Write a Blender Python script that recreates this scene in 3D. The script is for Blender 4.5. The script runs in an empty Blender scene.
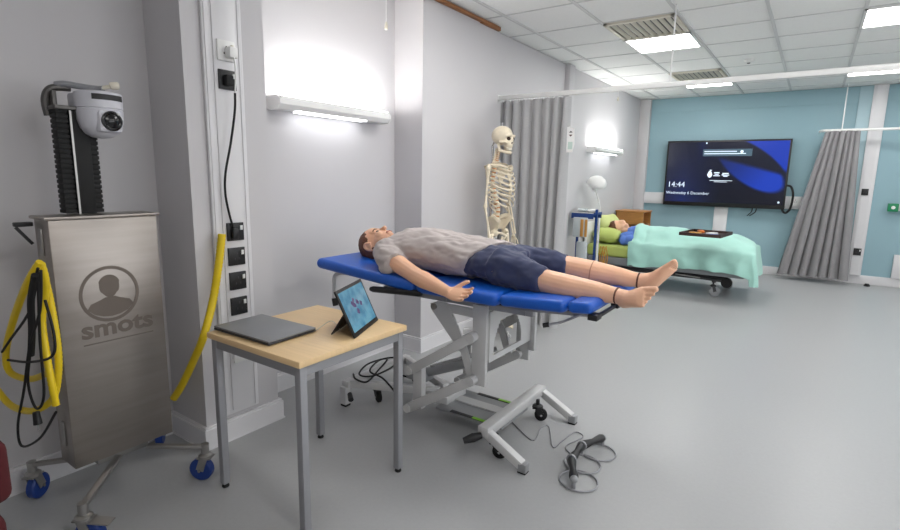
import bpy, bmesh, math, random
from mathutils import Vector, Matrix, noise
random.seed(7)
SC = bpy.context.scene
COL = SC.collection
V = Vector
PI = math.pi

# ------------------------------------------------------------------ camera
F_PX = 518.306
def solve_rot():
    r = V((.159686385, .604656963, .0689111184)); th = r.length; k = r / th
    K = Matrix(((0, -k.z, k.y), (k.z, 0, -k.x), (-k.y, k.x, 0)))
    R = Matrix.Identity(3) + K * math.sin(th) + (K @ K) * (1 - math.cos(th))
    return R @ Matrix(((1, 0, 0), (0, 0, -1), (0, 1, 0)))
RM = solve_rot()
CAM = V((0, 0, 1.37))
cd = bpy.data.cameras.new('camera'); cam = bpy.data.objects.new('camera', cd); COL.objects.link(cam)
cd.sensor_width = 36; cd.lens = F_PX / 900 * 36; cd.clip_start = .02
right, down, fwd = RM[0], RM[1], RM[2]
M3 = Matrix((right, -down, -fwd)).transposed()
cam.matrix_world = Matrix.Translation(CAM) @ M3.to_4x4()
SC.camera = cam
# ------------------------------------------------------------------ world, exposure
w = bpy.data.worlds.new('world'); SC.world = w; w.use_nodes = True
w.node_tree.nodes['Background'].inputs[0].default_value = (.8, .88, 1, 1)
w.node_tree.nodes['Background'].inputs[1].default_value = .3
SC.view_settings.view_transform = 'Standard'; SC.view_settings.look = 'None'
SC.view_settings.gamma = 1; SC.view_settings.use_curve_mapping = False
SC.view_settings.exposure = 0.52
PANEL_E = 13.0        # ceiling panels
WALL_UP, WALL_DN = 30.0, 5.0      # wall lamps
def arealight(name, loc, sx, sy, power, col=(1, 1, 1), rot=(0, 0, 0)):
    l = bpy.data.lights.new(name, 'AREA'); l.shape = 'RECTANGLE'; l.size = sx; l.size_y = sy
    l.energy = power; l.color = col
    o = bpy.data.objects.new(name, l); o.location = loc; o.rotation_euler = rot; COL.objects.link(o)
    return o
# unseen fill lamps added right of and behind the camera for ambient light
arealight('fill_right', (2.93, 3.2, 1.6), 1.3, 4.0, 34, (.93, .97, 1), (0, PI / 2, 0))

arealight('fill_back', (1.0, -1.57, 1.6), 2.6, 1.3, 12, (1, .98, .95), (PI / 2, 0, PI))  # added fill onto the cart, pillar and table fronts

# ------------------------------------------------------------------ helpers
def px(x, y, ax, val):
    d = V(((x - 450) / F_PX, (y - 265) / F_PX, 1)); d = RM.transposed() @ d
    return CAM + d * ((val - CAM[ax]) / d[ax])
def lin(c):
    c = c / 255
    return c / 12.92 if c <= .04045 else ((c + .055) / 1.055) ** 2.4
def rgb(r, g, b): return (lin(r), lin(g), lin(b), 1)
MATS = {}
def mat(name, col, rough=.5, metal=0, var=.0, vscale=8, bump=0, bscale=80, emit=None, estr=0, stretch=None, coat=0, sheen=0, sss=0, spec=None):
    if name in MATS: return MATS[name]
    m = bpy.data.materials.new(name); m.use_nodes = True; nt = m.node_tree; b = nt.nodes['Principled BSDF']
    b.inputs['Base Color'].default_value = col; b.inputs['Roughness'].default_value = rough; b.inputs['Metallic'].default_value = metal
    if coat: b.inputs['Coat Weight'].default_value = coat
    if sheen: b.inputs['Sheen Weight'].default_value = sheen
    if sss:
        b.inputs['Subsurface Weight'].default_value = sss; b.inputs['Subsurface Radius'].default_value = (.01, .005, .003)
    if spec is not None: b.inputs['Specular IOR Level'].default_value = spec
    if emit:
        b.inputs['Emission Color'].default_value = emit; b.inputs['Emission Strength'].default_value = estr
    if var or bump:
        tc = nt.nodes.new('ShaderNodeTexCoord'); mp = nt.nodes.new('ShaderNodeMapping')
        nt.links.new(tc.outputs['Object'], mp.inputs[0])
        if stretch: mp.inputs['Scale'].default_value = stretch
    if var:
        n = nt.nodes.new('ShaderNodeTexNoise'); n.inputs['Scale'].default_value = vscale; n.inputs['Detail'].default_value = 5
        nt.links.new(mp.outputs[0], n.inputs['Vector'])
        r = nt.nodes.new('ShaderNodeValToRGB')
        r.color_ramp.elements[0].position = .3; r.color_ramp.elements[1].position = .7
        r.color_ramp.elements[0].color = tuple(c * (1 - var) for c in col[:3]) + (1,)
        r.color_ramp.elements[1].color = tuple(min(1, c * (1 + var)) for c in col[:3]) + (1,)
        nt.links.new(n.outputs['Fac'], r.inputs[0]); nt.links.new(r.outputs[0], b.inputs['Base Color'])
    if bump:
        n2 = nt.nodes.new('ShaderNodeTexNoise'); n2.inputs['Scale'].default_value = bscale; n2.inputs['Detail'].default_value = 3
        nt.links.new(mp.outputs[0], n2.inputs['Vector'])
        bp = nt.nodes.new('ShaderNodeBump'); bp.inputs['Strength'].default_value = bump; bp.inputs['Distance'].default_value = .01
        nt.links.new(n2.outputs['Fac'], bp.inputs['Height']); nt.links.new(bp.outputs[0], b.inputs['Normal'])
    MATS[name] = m; return m

BASE = {}
class MB:
    def __init__(s): s.v = []; s.f = []
    def add(s, vs, fs, M=None):
        o = len(s.v)
        s.v += [(M @ V(p)) if M is not None else V(p) for p in vs]
        s.f += [tuple(i + o for i in f) for f in fs]; return s
    def box(s, x0, x1, y0, y1, z0, z1, bev=0, M=None, seg=2):
        if bev <= 0:
            vs = [(x, y, z) for x in (x0, x1) for y in (y0, y1) for z in (z0, z1)]
            fs = [(0, 1, 3, 2), (4, 6, 7, 5), (0, 4, 5, 1), (2, 3, 7, 6), (0, 2, 6, 4), (1, 5, 7, 3)]
            return s.add(vs, fs, M)
        bm = bmesh.new(); bmesh.ops.create_cube(bm, size=1)
        for v in bm.verts: v.co = V((x0 + (v.co.x + .5) * (x1 - x0), y0 + (v.co.y + .5) * (y1 - y0), z0 + (v.co.z + .5) * (z1 - z0)))
        bmesh.ops.bevel(bm, geom=list(bm.edges), offset=bev, segments=seg, profile=.5, affect='EDGES')
        bm.verts.index_update()
        s.add([v.co.copy() for v in bm.verts], [[v.index for v in f.verts] for f in bm.faces], M); bm.free(); return s
    def bar(s, a, b, wd, ht, up=(0, 0, 1), bev=0):
        """rectangular bar from a to b, ht along up, wd across"""
        a, b = V(a), V(b); t = (b - a).normalized(); up = V(up)
        sd = t.cross(up)
        if sd.length < 1e-4: sd = t.cross(V((0, 1, 0)))
        sd.normalize(); u = sd.cross(t)
        M = Matrix((t, sd, u)).transposed().to_4x4(); M.translation = a
        return s.box(0, (b - a).length, -wd / 2, wd / 2, -ht / 2, ht / 2, bev, M)
    def tube(s, pts, r, n=10, closed=False, ry=None, up=None):
        pts = [V(p) for p in pts]; N = len(pts)
        rs = r if isinstance(r, (list, tuple)) else [r] * N
        tans = []
        for i in range(N):
            if closed: t = pts[(i + 1) % N] - pts[i - 1]
            else: t = pts[min(i + 1, N - 1)] - pts[max(i - 1, 0)]
            tans.append(t.normalized())
        u = V(up) if up else (V((0, 0, 1)) if abs(tans[0].z) < .9 else V((0, 1, 0)))
        vs = []; fs = []
        for i in range(N):
            t = tans[i]
            if up: u = V(up)
            u = (u - t * u.dot(t)).normalized(); sd = t.cross(u)
            rr = rs[i]; ra, rb = rr if isinstance(rr, (list, tuple)) else (rr, rr)
            for k in range(n):
                a = 2 * PI * k / n
                vs.append(pts[i] + sd * math.cos(a) * ra + u * math.sin(a) * rb)
        for i in range(N if closed else N - 1):
            j = (i + 1) % N
            for k in range(n):
                k2 = (k + 1) % n
                fs.append((i * n + k, i * n + k2, j * n + k2, j * n + k))
        if not closed:
            fs.append(tuple(range(n - 1, -1, -1))); fs.append(tuple((N - 1) * n + k for k in range(n)))
        return s.add(vs, fs)
    def cyl(s, a, b, r, r2=None, n=16): return s.tube([a, b], [r, r if r2 is None else r2], n)
    def lathe(s, prof, c, axis=(0, 0, 1), n=24):
        """prof: (r, h) pairs along axis from c"""
        ax = V(axis).normalized(); u = ax.orthogonal().normalized(); w_ = ax.cross(u); c = V(c); vs = []; fs = []
        for r, h in prof:
            for k in range(n):
                a = 2 * PI * k / n; vs.append(c + ax * h + (u * math.cos(a) + w_ * math.sin(a)) * max(r, 1e-5))
        for i in range(len(prof) - 1):
            for k in range(n):
                k2 = (k + 1) % n; fs.append((i * n + k, i * n + k2, (i + 1) * n + k2, (i + 1) * n + k))
        fs.append(tuple(range(n - 1, -1, -1))); fs.append(tuple((len(prof) - 1) * n + k for k in range(n)))
        return s.add(vs, fs)
    def ell(s, c, r, M=None, nu=18, nv=12):
        c = V(c); vs = []; fs = []
        R = M.to_3x3() if M is not None else Matrix.Identity(3)
        vs.append(c + R @ V((0, 0, r[2]))); 
        for i in range(1, nv):
            th = PI * i / nv
            for k in range(nu):
                a = 2 * PI * k / nu
                vs.append(c + R @ V((r[0] * math.sin(th) * math.cos(a), r[1] * math.sin(th) * math.sin(a), r[2] * math.cos(th))))
        vs.append(c + R @ V((0, 0, -r[2]))); L = len(vs) - 1
        for k in range(nu):
            k2 = (k + 1) % nu
            fs.append((0, 1 + k, 1 + k2))
            for i in range(nv - 2): fs.append((1 + i * nu + k, 1 + (i + 1) * nu + k, 1 + (i + 1) * nu + k2, 1 + i * nu + k2))
            fs.append((1 + (nv - 2) * nu + k, L, 1 + (nv - 2) * nu + k2))
        return s.add(vs, fs)
    def prism(s, poly, fn, h0, h1):
        """poly 2d points, fn(u,v,h)->xyz"""
        n = len(poly)
        vs = [V(fn(u, v, h0)) for u, v in poly] + [V(fn(u, v, h1)) for u, v in poly]
        fs = [tuple(range(n - 1, -1, -1)), tuple(range(n, 2 * n))] + [(k, (k + 1) % n, n + (k + 1) % n, n + k) for k in range(n)]
        return s.add(vs, fs)
    def build(s, name, m, parent=None, local=False, smooth=35, fixn=True):
        me = bpy.data.meshes.new(name); off = V((0, 0, 0))
        if parent is not None and not local: off = BASE.get(parent.name, V((0, 0, 0)))
        me.from_pydata([tuple(p - off) for p in s.v], [], s.f)
        if fixn:
            bm = bmesh.new(); bm.from_mesh(me); bmesh.ops.recalc_face_normals(bm, faces=bm.faces); bm.to_mesh(me); bm.free()
        o = bpy.data.objects.new(name, me); COL.objects.link(o)
        if m is not None: me.materials.append(m)
        if smooth:
            me.polygons.foreach_set('use_smooth', [True] * len(me.polygons)); me.set_sharp_from_angle(angle=math.radians(smooth))
        if parent is not None: o.parent = parent; BASE[o.name] = off
        else: BASE[o.name] = V((0, 0, 0))
        return o
def tag(o, label=None, cat=None, group=None, kind=None):
    if label: o['label'] = label
    if cat: o['category'] = cat
    if group: o['group'] = group
    if kind: o['kind'] = kind
    return o
def thing(name, loc, label, cat, group=None, rz=0):
    o = bpy.data.objects.new(name, None); o.empty_display_size = .1; COL.objects.link(o)
    o.location = loc; o.rotation_euler = (0, 0, rz); BASE[o.name] = V(loc); return tag(o, label, cat, group)
def kids(o): return [c for c in COL.objects if c.parent == o]
def copy_tree(o, parent=None):
    c = o.copy(); COL.objects.link(c); c.parent = parent
    for ch in kids(o): copy_tree(ch, c)
    return c
def dup(o, loc, rz=0, label=None, group=None):
    c = copy_tree(o); c.location = loc; c.rotation_euler = (0, 0, rz)
    if label: c['label'] = label
    if group: c['group'] = group
    return c
def struct(mb, name, m, parent=None, smooth=35):
    o = mb.build(name, m, parent, smooth=smooth); o['kind'] = 'structure'; return o
def spline(pts, k=8, closed=False):
    pts = [V(p) for p in pts]; out = []; N = len(pts)
    for i in range(N if closed else N - 1):
        if closed: a, b, c, d = pts[i - 1], pts[i], pts[(i + 1) % N], pts[(i + 2) % N]
        else: a, b, c, d = pts[max(i - 1, 0)], pts[i], pts[i + 1], pts[min(i + 2, N - 1)]
        for j in range(k):
            t = j / k
            out.append(.5 * ((2 * b) + (c - a) * t + (2 * a - 5 * b + 4 * c - d) * t * t + (3 * b - a - 3 * c + d) * t ** 3))
    if not closed: out.append(pts[-1])
    return out
def remesh(o, vox, smooth=4, wr=None):
    """merge overlapping shapes of one mesh into one continuous skin"""
    md = o.modifiers.new('r', 'REMESH'); md.mode = 'VOXEL'; md.voxel_size = vox
    if smooth:
        sm = o.modifiers.new('s', 'SMOOTH'); sm.factor = .5; sm.iterations = smooth
    dg = bpy.context.evaluated_depsgraph_get(); dg.update()
    me = bpy.data.meshes.new_from_object(o.evaluated_get(dg))
    o.modifiers.clear(); mats = list(o.data.materials); old = o.data; o.data = me
    me.materials.clear()
    for m in mats: me.materials.append(m)
    if wr:
        amp, sc = wr
        ns = [v.normal.copy() for v in me.vertices]
        for v, n in zip(me.vertices, ns):
            p = V((v.co.x * sc[0], v.co.y * sc[1], v.co.z * sc[2]))
            v.co += n * amp * (noise.noise(p) + .5 * noise.noise(p * 2.1))
    me.polygons.foreach_set('use_smooth', [True] * len(me.polygons))
    return o
def text_add(mb, body, size, fn, depth=.001, bold=0, align='LEFT'):
    """extruded lettering, fn(u,v,h)->xyz"""
    cu = bpy.data.curves.new('t', 'FONT'); cu.body = body; cu.size = size; cu.extrude = depth / 2; cu.offset = bold; cu.align_x = align
    cu.resolution_u = 3
    ob = bpy.data.objects.new('t', cu); COL.objects.link(ob)
    dg = bpy.context.evaluated_depsgraph_get(); dg.update()
    me = bpy.data.meshes.new_from_object(ob.evaluated_get(dg))
    mb.add([V(fn(v.co.x, v.co.y, v.co.z)) for v in me.vertices], [tuple(p.vertices) for p in me.polygons])
    bpy.data.objects.remove(ob); bpy.data.curves.remove(cu); bpy.data.meshes.remove(me)

# ------------------------------------------------------------------ materials
M_wall = mat('wall_paint', rgb(200, 198, 200), .6, var=.012, vscale=1.5, bump=.02, bscale=150)
M_blue = mat('blue_wall_paint', rgb(146, 178, 188), .55, var=.015, vscale=1.5, bump=.02, bscale=150)
M_white = mat('white_gloss_paint', rgb(222, 221, 223), .35, var=.01)
M_floor = mat('grey_vinyl', rgb(164, 165, 166), .34, var=.02, vscale=60, bump=.01, bscale=200, spec=.35)
M_tile = mat('ceiling_tile', rgb(238, 238, 236), .8, var=.02, vscale=60, bump=.05, bscale=300)
M_grid = mat('ceiling_grid_paint', rgb(206, 206, 205), .5, var=.01)
M_steel = mat('brushed_steel', rgb(150, 143, 137), .36, .9, var=.06, vscale=3, stretch=(1, 1, 14))
M_steeld = mat('steel_engraved', rgb(112, 103, 96), .5, .6, var=.03)
M_chrome = mat('chrome', rgb(200, 200, 200), .18, 1, var=.02)
M_zinc = mat('zinc', rgb(160, 158, 155), .35, .8, var=.05)
M_black = mat('black_plastic', rgb(22, 22, 24), .45, var=.05)
M_rubber = mat('black_rubber', rgb(11, 11, 12), .7, var=.05)
M_dark = mat('dark_grey_plastic', rgb(58, 58, 60), .5, var=.05)
M_wheelblue = mat('blue_wheel', rgb(24, 56, 128), .4, var=.05)
M_yellow = mat('yellow_hose', rgb(226, 196, 24), .42, var=.05, vscale=20)
M_plwhite = mat('white_plastic', rgb(232, 232, 230), .35, var=.01)
M_camgrey = mat('camera_grey', rgb(205, 205, 212), .35, var=.01)
M_glass = mat('lens_glass', rgb(8, 8, 12), .2, var=.02)
M_beech = mat('beech_laminate', rgb(232, 200, 152), .38, var=.05, vscale=5, stretch=(1, 14, 1))
M_tgrey = mat('grey_steel_paint', rgb(152, 153, 157), .4, .25, var=.02)
M_lapt = mat('laptop_grey', rgb(128, 130, 133), .42, 0, var=.02)
M_blueup = mat('blue_vinyl', rgb(14, 88, 190), .38, var=.03, vscale=12, bump=.04, bscale=250)
M_frame = mat('couch_white_paint', rgb(200, 200, 200), .35, .1, var=.02)
M_frameg = mat('couch_grey_plate', rgb(150, 152, 154), .4, .2, var=.02)
M_skin = mat('mannequin_vinyl', rgb(242, 190, 156), .42, var=.03, vscale=14, sss=.05)
M_hair = mat('brown_hair', rgb(104, 62, 44), .6, var=.25, vscale=30, stretch=(1, 5, 5), bump=.3, bscale=90)
M_shirt = mat('grey_jersey', rgb(184, 174, 171), .9, var=.03, vscale=60, sheen=.2, bump=.05, bscale=400)
M_shorts = mat('navy_cotton', rgb(54, 61, 92), .9, var=.06, vscale=60, sheen=.2, bump=.06, bscale=400)
M_bone = mat('bone_plastic', rgb(226, 214, 190), .5, var=.05, vscale=30)
M_disc = mat('orange_disc', rgb(206, 140, 84), .5, var=.05)
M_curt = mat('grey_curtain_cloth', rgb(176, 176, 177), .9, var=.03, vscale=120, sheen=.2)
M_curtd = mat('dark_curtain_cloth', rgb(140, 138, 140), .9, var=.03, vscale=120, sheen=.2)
M_teal = mat('aqua_duvet', rgb(166, 214, 202), .85, var=.03, vscale=10, sheen=.2, bump=.1, bscale=30)
M_green = mat('lime_sheet', rgb(186, 200, 108), .8, var=.04, vscale=10, sheen=.1, bump=.08, bscale=30)
M_gown = mat('blue_gown', rgb(92, 128, 205), .85, var=.05, vscale=20)
M_bedgrey = mat('bed_grey', rgb(138, 142, 145), .45, .2, var=.03)
M_wood = mat('locker_wood', rgb(176, 122, 66), .45, var=.12, vscale=4, stretch=(2, 2, 14))
M_woodd = mat('batten_wood', rgb(150, 100, 60), .6, var=.2, vscale=6, stretch=(3, 1, 3))
M_trolblue = mat('navy_blue_steel', rgb(34, 66, 128), .4, .2, var=.03)
M_red = mat('dark_red_fabric', rgb(74, 14, 20), .9, var=.08, vscale=60)
M_exit = mat('green_button', rgb(20, 130, 84), .4, var=.03)
M_lamp = mat('lamp_diffuser', rgb(250, 250, 250), .4, emit=(1, .99, .97, 1), estr=PANEL_E)
M_up = mat('uplight_diffuser', rgb(250, 250, 250), .4, emit=(1, .99, .97, 1), estr=WALL_UP)
M_dn = mat('downlight_diffuser', rgb(250, 250, 250), .4, emit=(.95, .97, 1, 1), estr=WALL_DN)
M_cream = mat('vent_cream', rgb(212, 206, 190), .5, var=.02)
M_amber = mat('amber_tubing', rgb(196, 140, 50), .35, var=.05)
M_ltext = mat('screen_white', rgb(200, 215, 230), .5, emit=(.75, .85, .95, 1), estr=.42)
M_clear = mat('frosted_bag', rgb(196, 204, 206), .3, var=.03)

# ------------------------------------------------------------------ setting
HC = 2.64; XF = 2.95; YB = -1.6; YW = 9.02
struct(MB().box(-3.0, 3.1, YB - .15, YW + .15, -.1, 0), 'floor', M_floor)
prof = [(-2.665, YB), (-2.665, 1.297), (-2.35, 1.297), (-2.35, 1.72), (-2.665, 1.72), (-2.665, 3.085), (-2.40, 3.085), (-2.40, 4.17), (-2.465, 4.17), (-2.465, YW)]
struct(MB().prism(prof + [(-2.95, YW), (-2.95, YB)], lambda u, v, h: (u, v, h), 0, HC), 'wall_left', M_wall)
struct(MB().box(-2.95, 3.1, YW, YW + .12, 0, HC), 'wall_far', M_blue)
struct(MB().box(XF, XF + .12, YB, YW, 0, HC), 'wall_right', M_wall)
struct(MB().box(-2.95, 3.1, YB - .12, YB, 0, HC), 'wall_back', M_wall)
# ceiling: tile slab with a T-bar grid below it (60 cm module)
GX = [-2.19 + .589 * i for i in range(0, 10)]; GY = [5.08 + .6 * k for k in range(-12, 8)]
struct(MB().box(-2.95, 3.1, YB - .12, YW + .12, HC + .006, HC + .1), 'ceiling', M_tile)
g = MB()
for x in GX:
    if x < XF: g.box(x - .012, x + .012, YB, YW, HC - .004, HC + .006)
for y in GY:
    if YB < y < YW: g.box(-2.66, XF, y - .007, y + .007, HC + .001, HC + .006)
struct(g, 'trim_1', M_grid)
# baseboards following the wall profile
b = MB(); BH = .115
def bprof(t): return [(-2.665 + t, YB), (-2.665 + t, 1.297 - t), (-2.35 + t, 1.297 - t), (-2.35 + t, 1.72 + t), (-2.665 + t, 1.72 + t), (-2.665 + t, 3.085 - t), (-2.40 + t, 3.085 - t), (-2.40 + t, 4.17 + t), (-2.465 + t, 4.17 + t), (-2.465 + t, YW), (-2.8, YW), (-2.8, YB)]
b.prism(bprof(.02), lambda u, v, h: (u, v, h), 0, BH - .012).prism(bprof(.014), lambda u, v, h: (u, v, h), BH - .012, BH)
b.prism(bprof(.025), lambda u, v, h: (u, v, h), 0, .007)
struct(b, 'baseboard_left', M_white)
struct(MB().box(-2.445, XF, YW - .02, YW, 0, .12, .004), 'baseboard_far', M_white)
struct(MB().box(-2.40, -2.365, 2.2, 4.10, 2.614, 2.638, .003).box(-2.40, -2.37, 3.84, 4.14, 2.608, 2.639, .003), 'trim_2', M_woodd)
struct(MB().box(-2.465, -2.405, 5.80, 5.95, 0, HC, .006), 'trim_3', M_wall)
struct(MB().box(-2.465, -2.305, YW - .09, YW, .0, HC, .004), 'trim_4', M_wall)
struct(MB().box(-2.305, .36, YW - .012, YW, 2.43, HC), 'trim_5', M_blue)          # upper band of the far wall
struct(MB().box(.36, .50, YW - .03, YW, .12, HC, .003), 'trim_6', mat('light_blue_paint', rgb(172, 198, 206), .55, var=.01))
struct(MB().box(.66, XF, YW - .012, YW, 2.43, HC), 'trim_7', M_blue)
struct(MB().box(.50, .655, YW - .06, YW, .12, HC, .006).box(.535, .62, YW - .066, YW - .06, .13, HC - .002), 'trim_8', M_white)
struct(MB().box(-2.305, -.12, YW - .05, YW, .985, 1.165, .006).box(-2.305, -.12, YW - .056, YW - .05, 1.04, 1.11), 'trim_9', M_white)   # dado trunking
struct(MB().box(-1.235, -1.05, YW - .05, YW, .12, .985, .006), 'trim_10', M_white)
struct(MB().box(.975, 1.9, YW - .05, YW, .12, .44, .006).box(.935, 1.9, YW - .05, YW, 1.02, 1.11, .006), 'trim_11', M_white)
# dado trunking up the pillar
t = MB().box(-2.35, -2.332, 1.385, 1.585, .14, HC, .004).box(-2.332, -2.326, 1.43, 1.55, .16, HC - .01, .002)
t.box(-2.332, -2.328, 1.395, 1.412, .15, HC - .01).box(-2.332, -2.328, 1.562, 1.578, .15, HC - .01)
struct(t, 'trim_12', M_white)

# ------------------------------------------------------------------ ceiling lamps and vents
def ceiling_lamp(x, y, label):
    o = thing('ceiling_light', (x, y, HC - .01), label, 'ceiling light', 'square light panels in the ceiling')
    f = MB(); s = .29
    for a, c, d, e in ((-s, s, -s, -s + .02), (-s, s, s - .02, s), (-s, -s + .02, -s, s), (s - .02, s, -s, s)): f.box(x + a, x + c, y + d, y + e, HC - .012, HC + .004)
    f.build('frame', M_plwhite, o)
    MB().box(x - s + .02, x + s - .02, y - s + .02, y + s - .02, HC - .006, HC + .002).build('diffuser', M_lamp, o)
XA, XB, XC = -1.315, .452, 2.22
ceiling_lamp(XA, 5.38, 'square light panel behind the nearer slatted ceiling vent')
ceiling_lamp(XA, 7.78, 'square light panel behind the farther slatted ceiling vent, cut by the curtain rail')
ceiling_lamp(XB, 5.38, 'bright ceiling panel at the top right corner of the photo')
ceiling_lamp(XB, 7.78, 'thin bright ceiling panel just above the curtain rail at right')
ceiling_lamp(XB, .58, 'unseen square light panel added over the camera to brighten the near end'); ceiling_lamp(XC, .58, 'unseen square light panel added right of the camera to brighten the near end')  # unseen panels, added to lift the light level near the camera
ceiling_lamp(XA, 2.98, 'square light panel in the ceiling right above the treatment couch'); ceiling_lamp(XB, 2.98, 'square light panel in the ceiling right of the treatment couch, above the photo')
for y in (5.38, 7.78): ceiling_lamp(XC, y, 'square light panel beyond the right edge of the photo')
def ceiling_vent(x, y, label):
    o = thing('ceiling_vent', (x, y, HC - .01), label, 'vent', 'slatted ceiling vents')
    s = .285; f = MB()
    for a, c, d, e in ((-s, s, -s, -s + .035), (-s, s, s - .035, s), (-s, -s + .035, -s, s), (s - .035, s, -s, s)): f.box(x + a, x + c, y + d, y + e, HC - .016, HC + .004, .004)
    f.build('frame', M_cream, o)
    MB().box(x - s + .03, x + s - .03, y - s + .03, y + s - .03, HC + .001, HC + .004).build('backing', M_dark, o)
    sl = MB()
    for k in range(9):
        xx = x - s + .07 + k * .054
        sl.bar((xx, y - s + .035, HC - .006), (xx, y + s - .035, HC - .006), .034, .004, up=(-.62, 0, .78))
    sl.build('slat', M_cream, o)
ceiling_vent(XA, 4.78, 'square slatted ceiling vent in front of the nearer light panel')
ceiling_vent(XA, 7.18, 'square slatted ceiling vent farther off, just above the curtain rail')
o = thing('smoke_detector', (-.72, 6.56, HC), 'tiny round white detector on the ceiling between the light panels', 'smoke detector')
MB().lathe([(.05, 0), (.05, -.015), (.038, -.03), (.02, -.034)], (-.72, 6.56, HC + .004)).build('housing', M_plwhite, o)
MB().lathe([(.018, -.034), (.012, -.042)], (-.72, 6.56, HC + .004)).build('sensor', M_dark, o)

# ------------------------------------------------------------------ wall lamps
def wall_lamp(xw, y0, y1, z0, z1, label):
    o = thing('wall_light', (xw, (y0 + y1) / 2, z0), label, 'wall light', 'white strip lights on the left wall')
    d = .125; P = [(0, z0 + .012), (.03, z0), (d - .02, z0 + .004), (d, z0 + .03), (d - .002, z0 + .055), (d - .005, z1), (0, z1)]
    MB().prism(P, lambda u, v, h: (xw + u, h, v), y0 + .012, y1 - .012).build('housing', M_plwhite, o)
    for ya, yb in ((y0, y0 + .012), (y1 - .012, y1)):
        MB().prism([(0, z0 + .008), (.03, z0 - .003), (d - .018, z0), (d + .003, z0 + .03), (d, z0 + .057), (d - .028, z1 + .003), (0, z1 + .003)], lambda u, v, h: (xw + u, h, v), ya, yb).build('end_cap', M_plwhite, o)
    MB().box(xw + .05, xw + .118, y0 + .03, y1 - .03, z1, z1 + .004).build('upper_diffuser', M_up, o)
    MB().box(xw + .04, xw + .1, y0 + .16, y1 - .22, z0 - .004, z0 + .002).build('lower_diffuser', M_dn, o)
    return o
wall_lamp(-2.665, 1.95, 2.90, 1.73, 1.805, 'long white strip light on the alcove wall above the blue couch')
wall_lamp(-2.465, 6.62, 7.78, 1.70, 1.775, 'long white strip light on the wall above the hospital bed')
def pull_cord(x, y, z, label):
    o = thing('pull_cord', (x, y, HC), label, 'light pull', 'hanging light pulls')
    MB().cyl((x, y, z), (x, y, HC + .004), .0022, n=6).build('cord', M_plwhite, o)
    MB().lathe([(.004, .03), (.009, .02), (.013, -.005), (.011, -.022), (.003, -.026)], (x, y, z), n=14).build('toggle', M_cream, o)
pull_cord(-2.6, 2.92, 2.40, 'cream light pull on a cord high in the alcove corner')
pull_cord(-2.40, 7.55, 2.475, 'cream light pull on a cord just below the curtain rail')

# ------------------------------------------------------------------ sockets on the pillar trunking
def socket(y, z, black, label, sw=True, xw=-2.326, w_=.088, h=.088, face='x', X=None):
    m1 = M_black if black else M_plwhite
    def fn(a, b_, c): return (xw + c, y + a, z + b_) if face == 'x' else (X + a, xw - c, z + b_)
    o = thing('wall_socket', fn(0, 0, 0), label, 'socket', 'wall sockets on trunking' if black else None)
    def bx(mb, a0, a1, b0, b1, c0, c1):
        p, q = fn(a0, b0, c0), fn(a1, b1, c1)
        return mb.box(min(p[0], q[0]), max(p[0], q[0]), min(p[1], q[1]), max(p[1], q[1]), min(p[2], q[2]), max(p[2], q[2]), .0012)
    bx(MB(), -w_ / 2, w_ / 2, -h / 2, h / 2, 0, .011).build('faceplate', m1, o)
    hl = MB()
    for a, b_ in ((0, .016), (-.012, -.012), (.012, -.012)): bx(hl, a - .003, a + .003, b_ - .005, b_ + .005, .0105, .0118)
    hl.build('pin_slots', M_dark if black else M_black, o)
    if sw: bx(MB(), w_ / 2 - .022, w_ / 2 - .008, .008, .03, .011, .016).build('switch', M_plwhite if black else M_cream, o)
    return o
socket(1.49, 1.925, False, 'white socket high on the pillar trunking with an adaptor plugged in', h=.09)
socket(1.49, 1.795, True, 'black socket high on the pillar just below the white one')
for z, l in ((1.08, 'top black socket of the stack of four, beside the yellow hose end'), (.957, 'second black socket from the top of the pillar stack'), (.834, 'third black socket from the top of the pillar stack'), (.705, 'lowest black socket of the pillar stack, just behind the laptop')):
    socket(1.49, z, True, l)
socket(1.49, .455, False, 'white socket low on the pillar seen beneath the table', sw=False)
o = thing('plug_adaptor', (-2.31, 1.50, 1.91), 'white plug adaptor in the high white socket', 'plug')
MB().box(-2.315, -2.27, 1.478, 1.522, 1.89, 1.94, .008).build('body', M_plwhite, o)
MB().tube(spline([(-2.275, 1.5, 1.893), (-2.27, 1.502, 1.85), (-2.275, 1.503, 1.79), (-2.28, 1.50, 1.73)]), .004, 8).build('lead', M_plwhite, o)
o = thing('power_cable', (-2.31, 1.5, 1.1), 'black cable hanging down the pillar from the high plug', 'cable')
MB().tube(spline([(-2.28, 1.50, 1.735), (-2.285, 1.497, 1.65), (-2.29, 1.47, 1.5), (-2.295, 1.44, 1.37), (-2.30, 1.435, 1.27), (-2.305, 1.455, 1.16), (-2.305, 1.475, 1.09)]), .0055, 8).build('lead', M_rubber, o)
MB().box(-2.312, -2.288, 1.462, 1.492, 1.045, 1.10, .006).build('plug', M_black, o)
o = thing('power_plug', (-2.31, 1.5, 1.79), 'chunky black plug in the high black socket', 'plug')
MB().box(-2.315, -2.28, 1.462, 1.5, 1.765, 1.815, .008).build('body', M_rubber, o)

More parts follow.
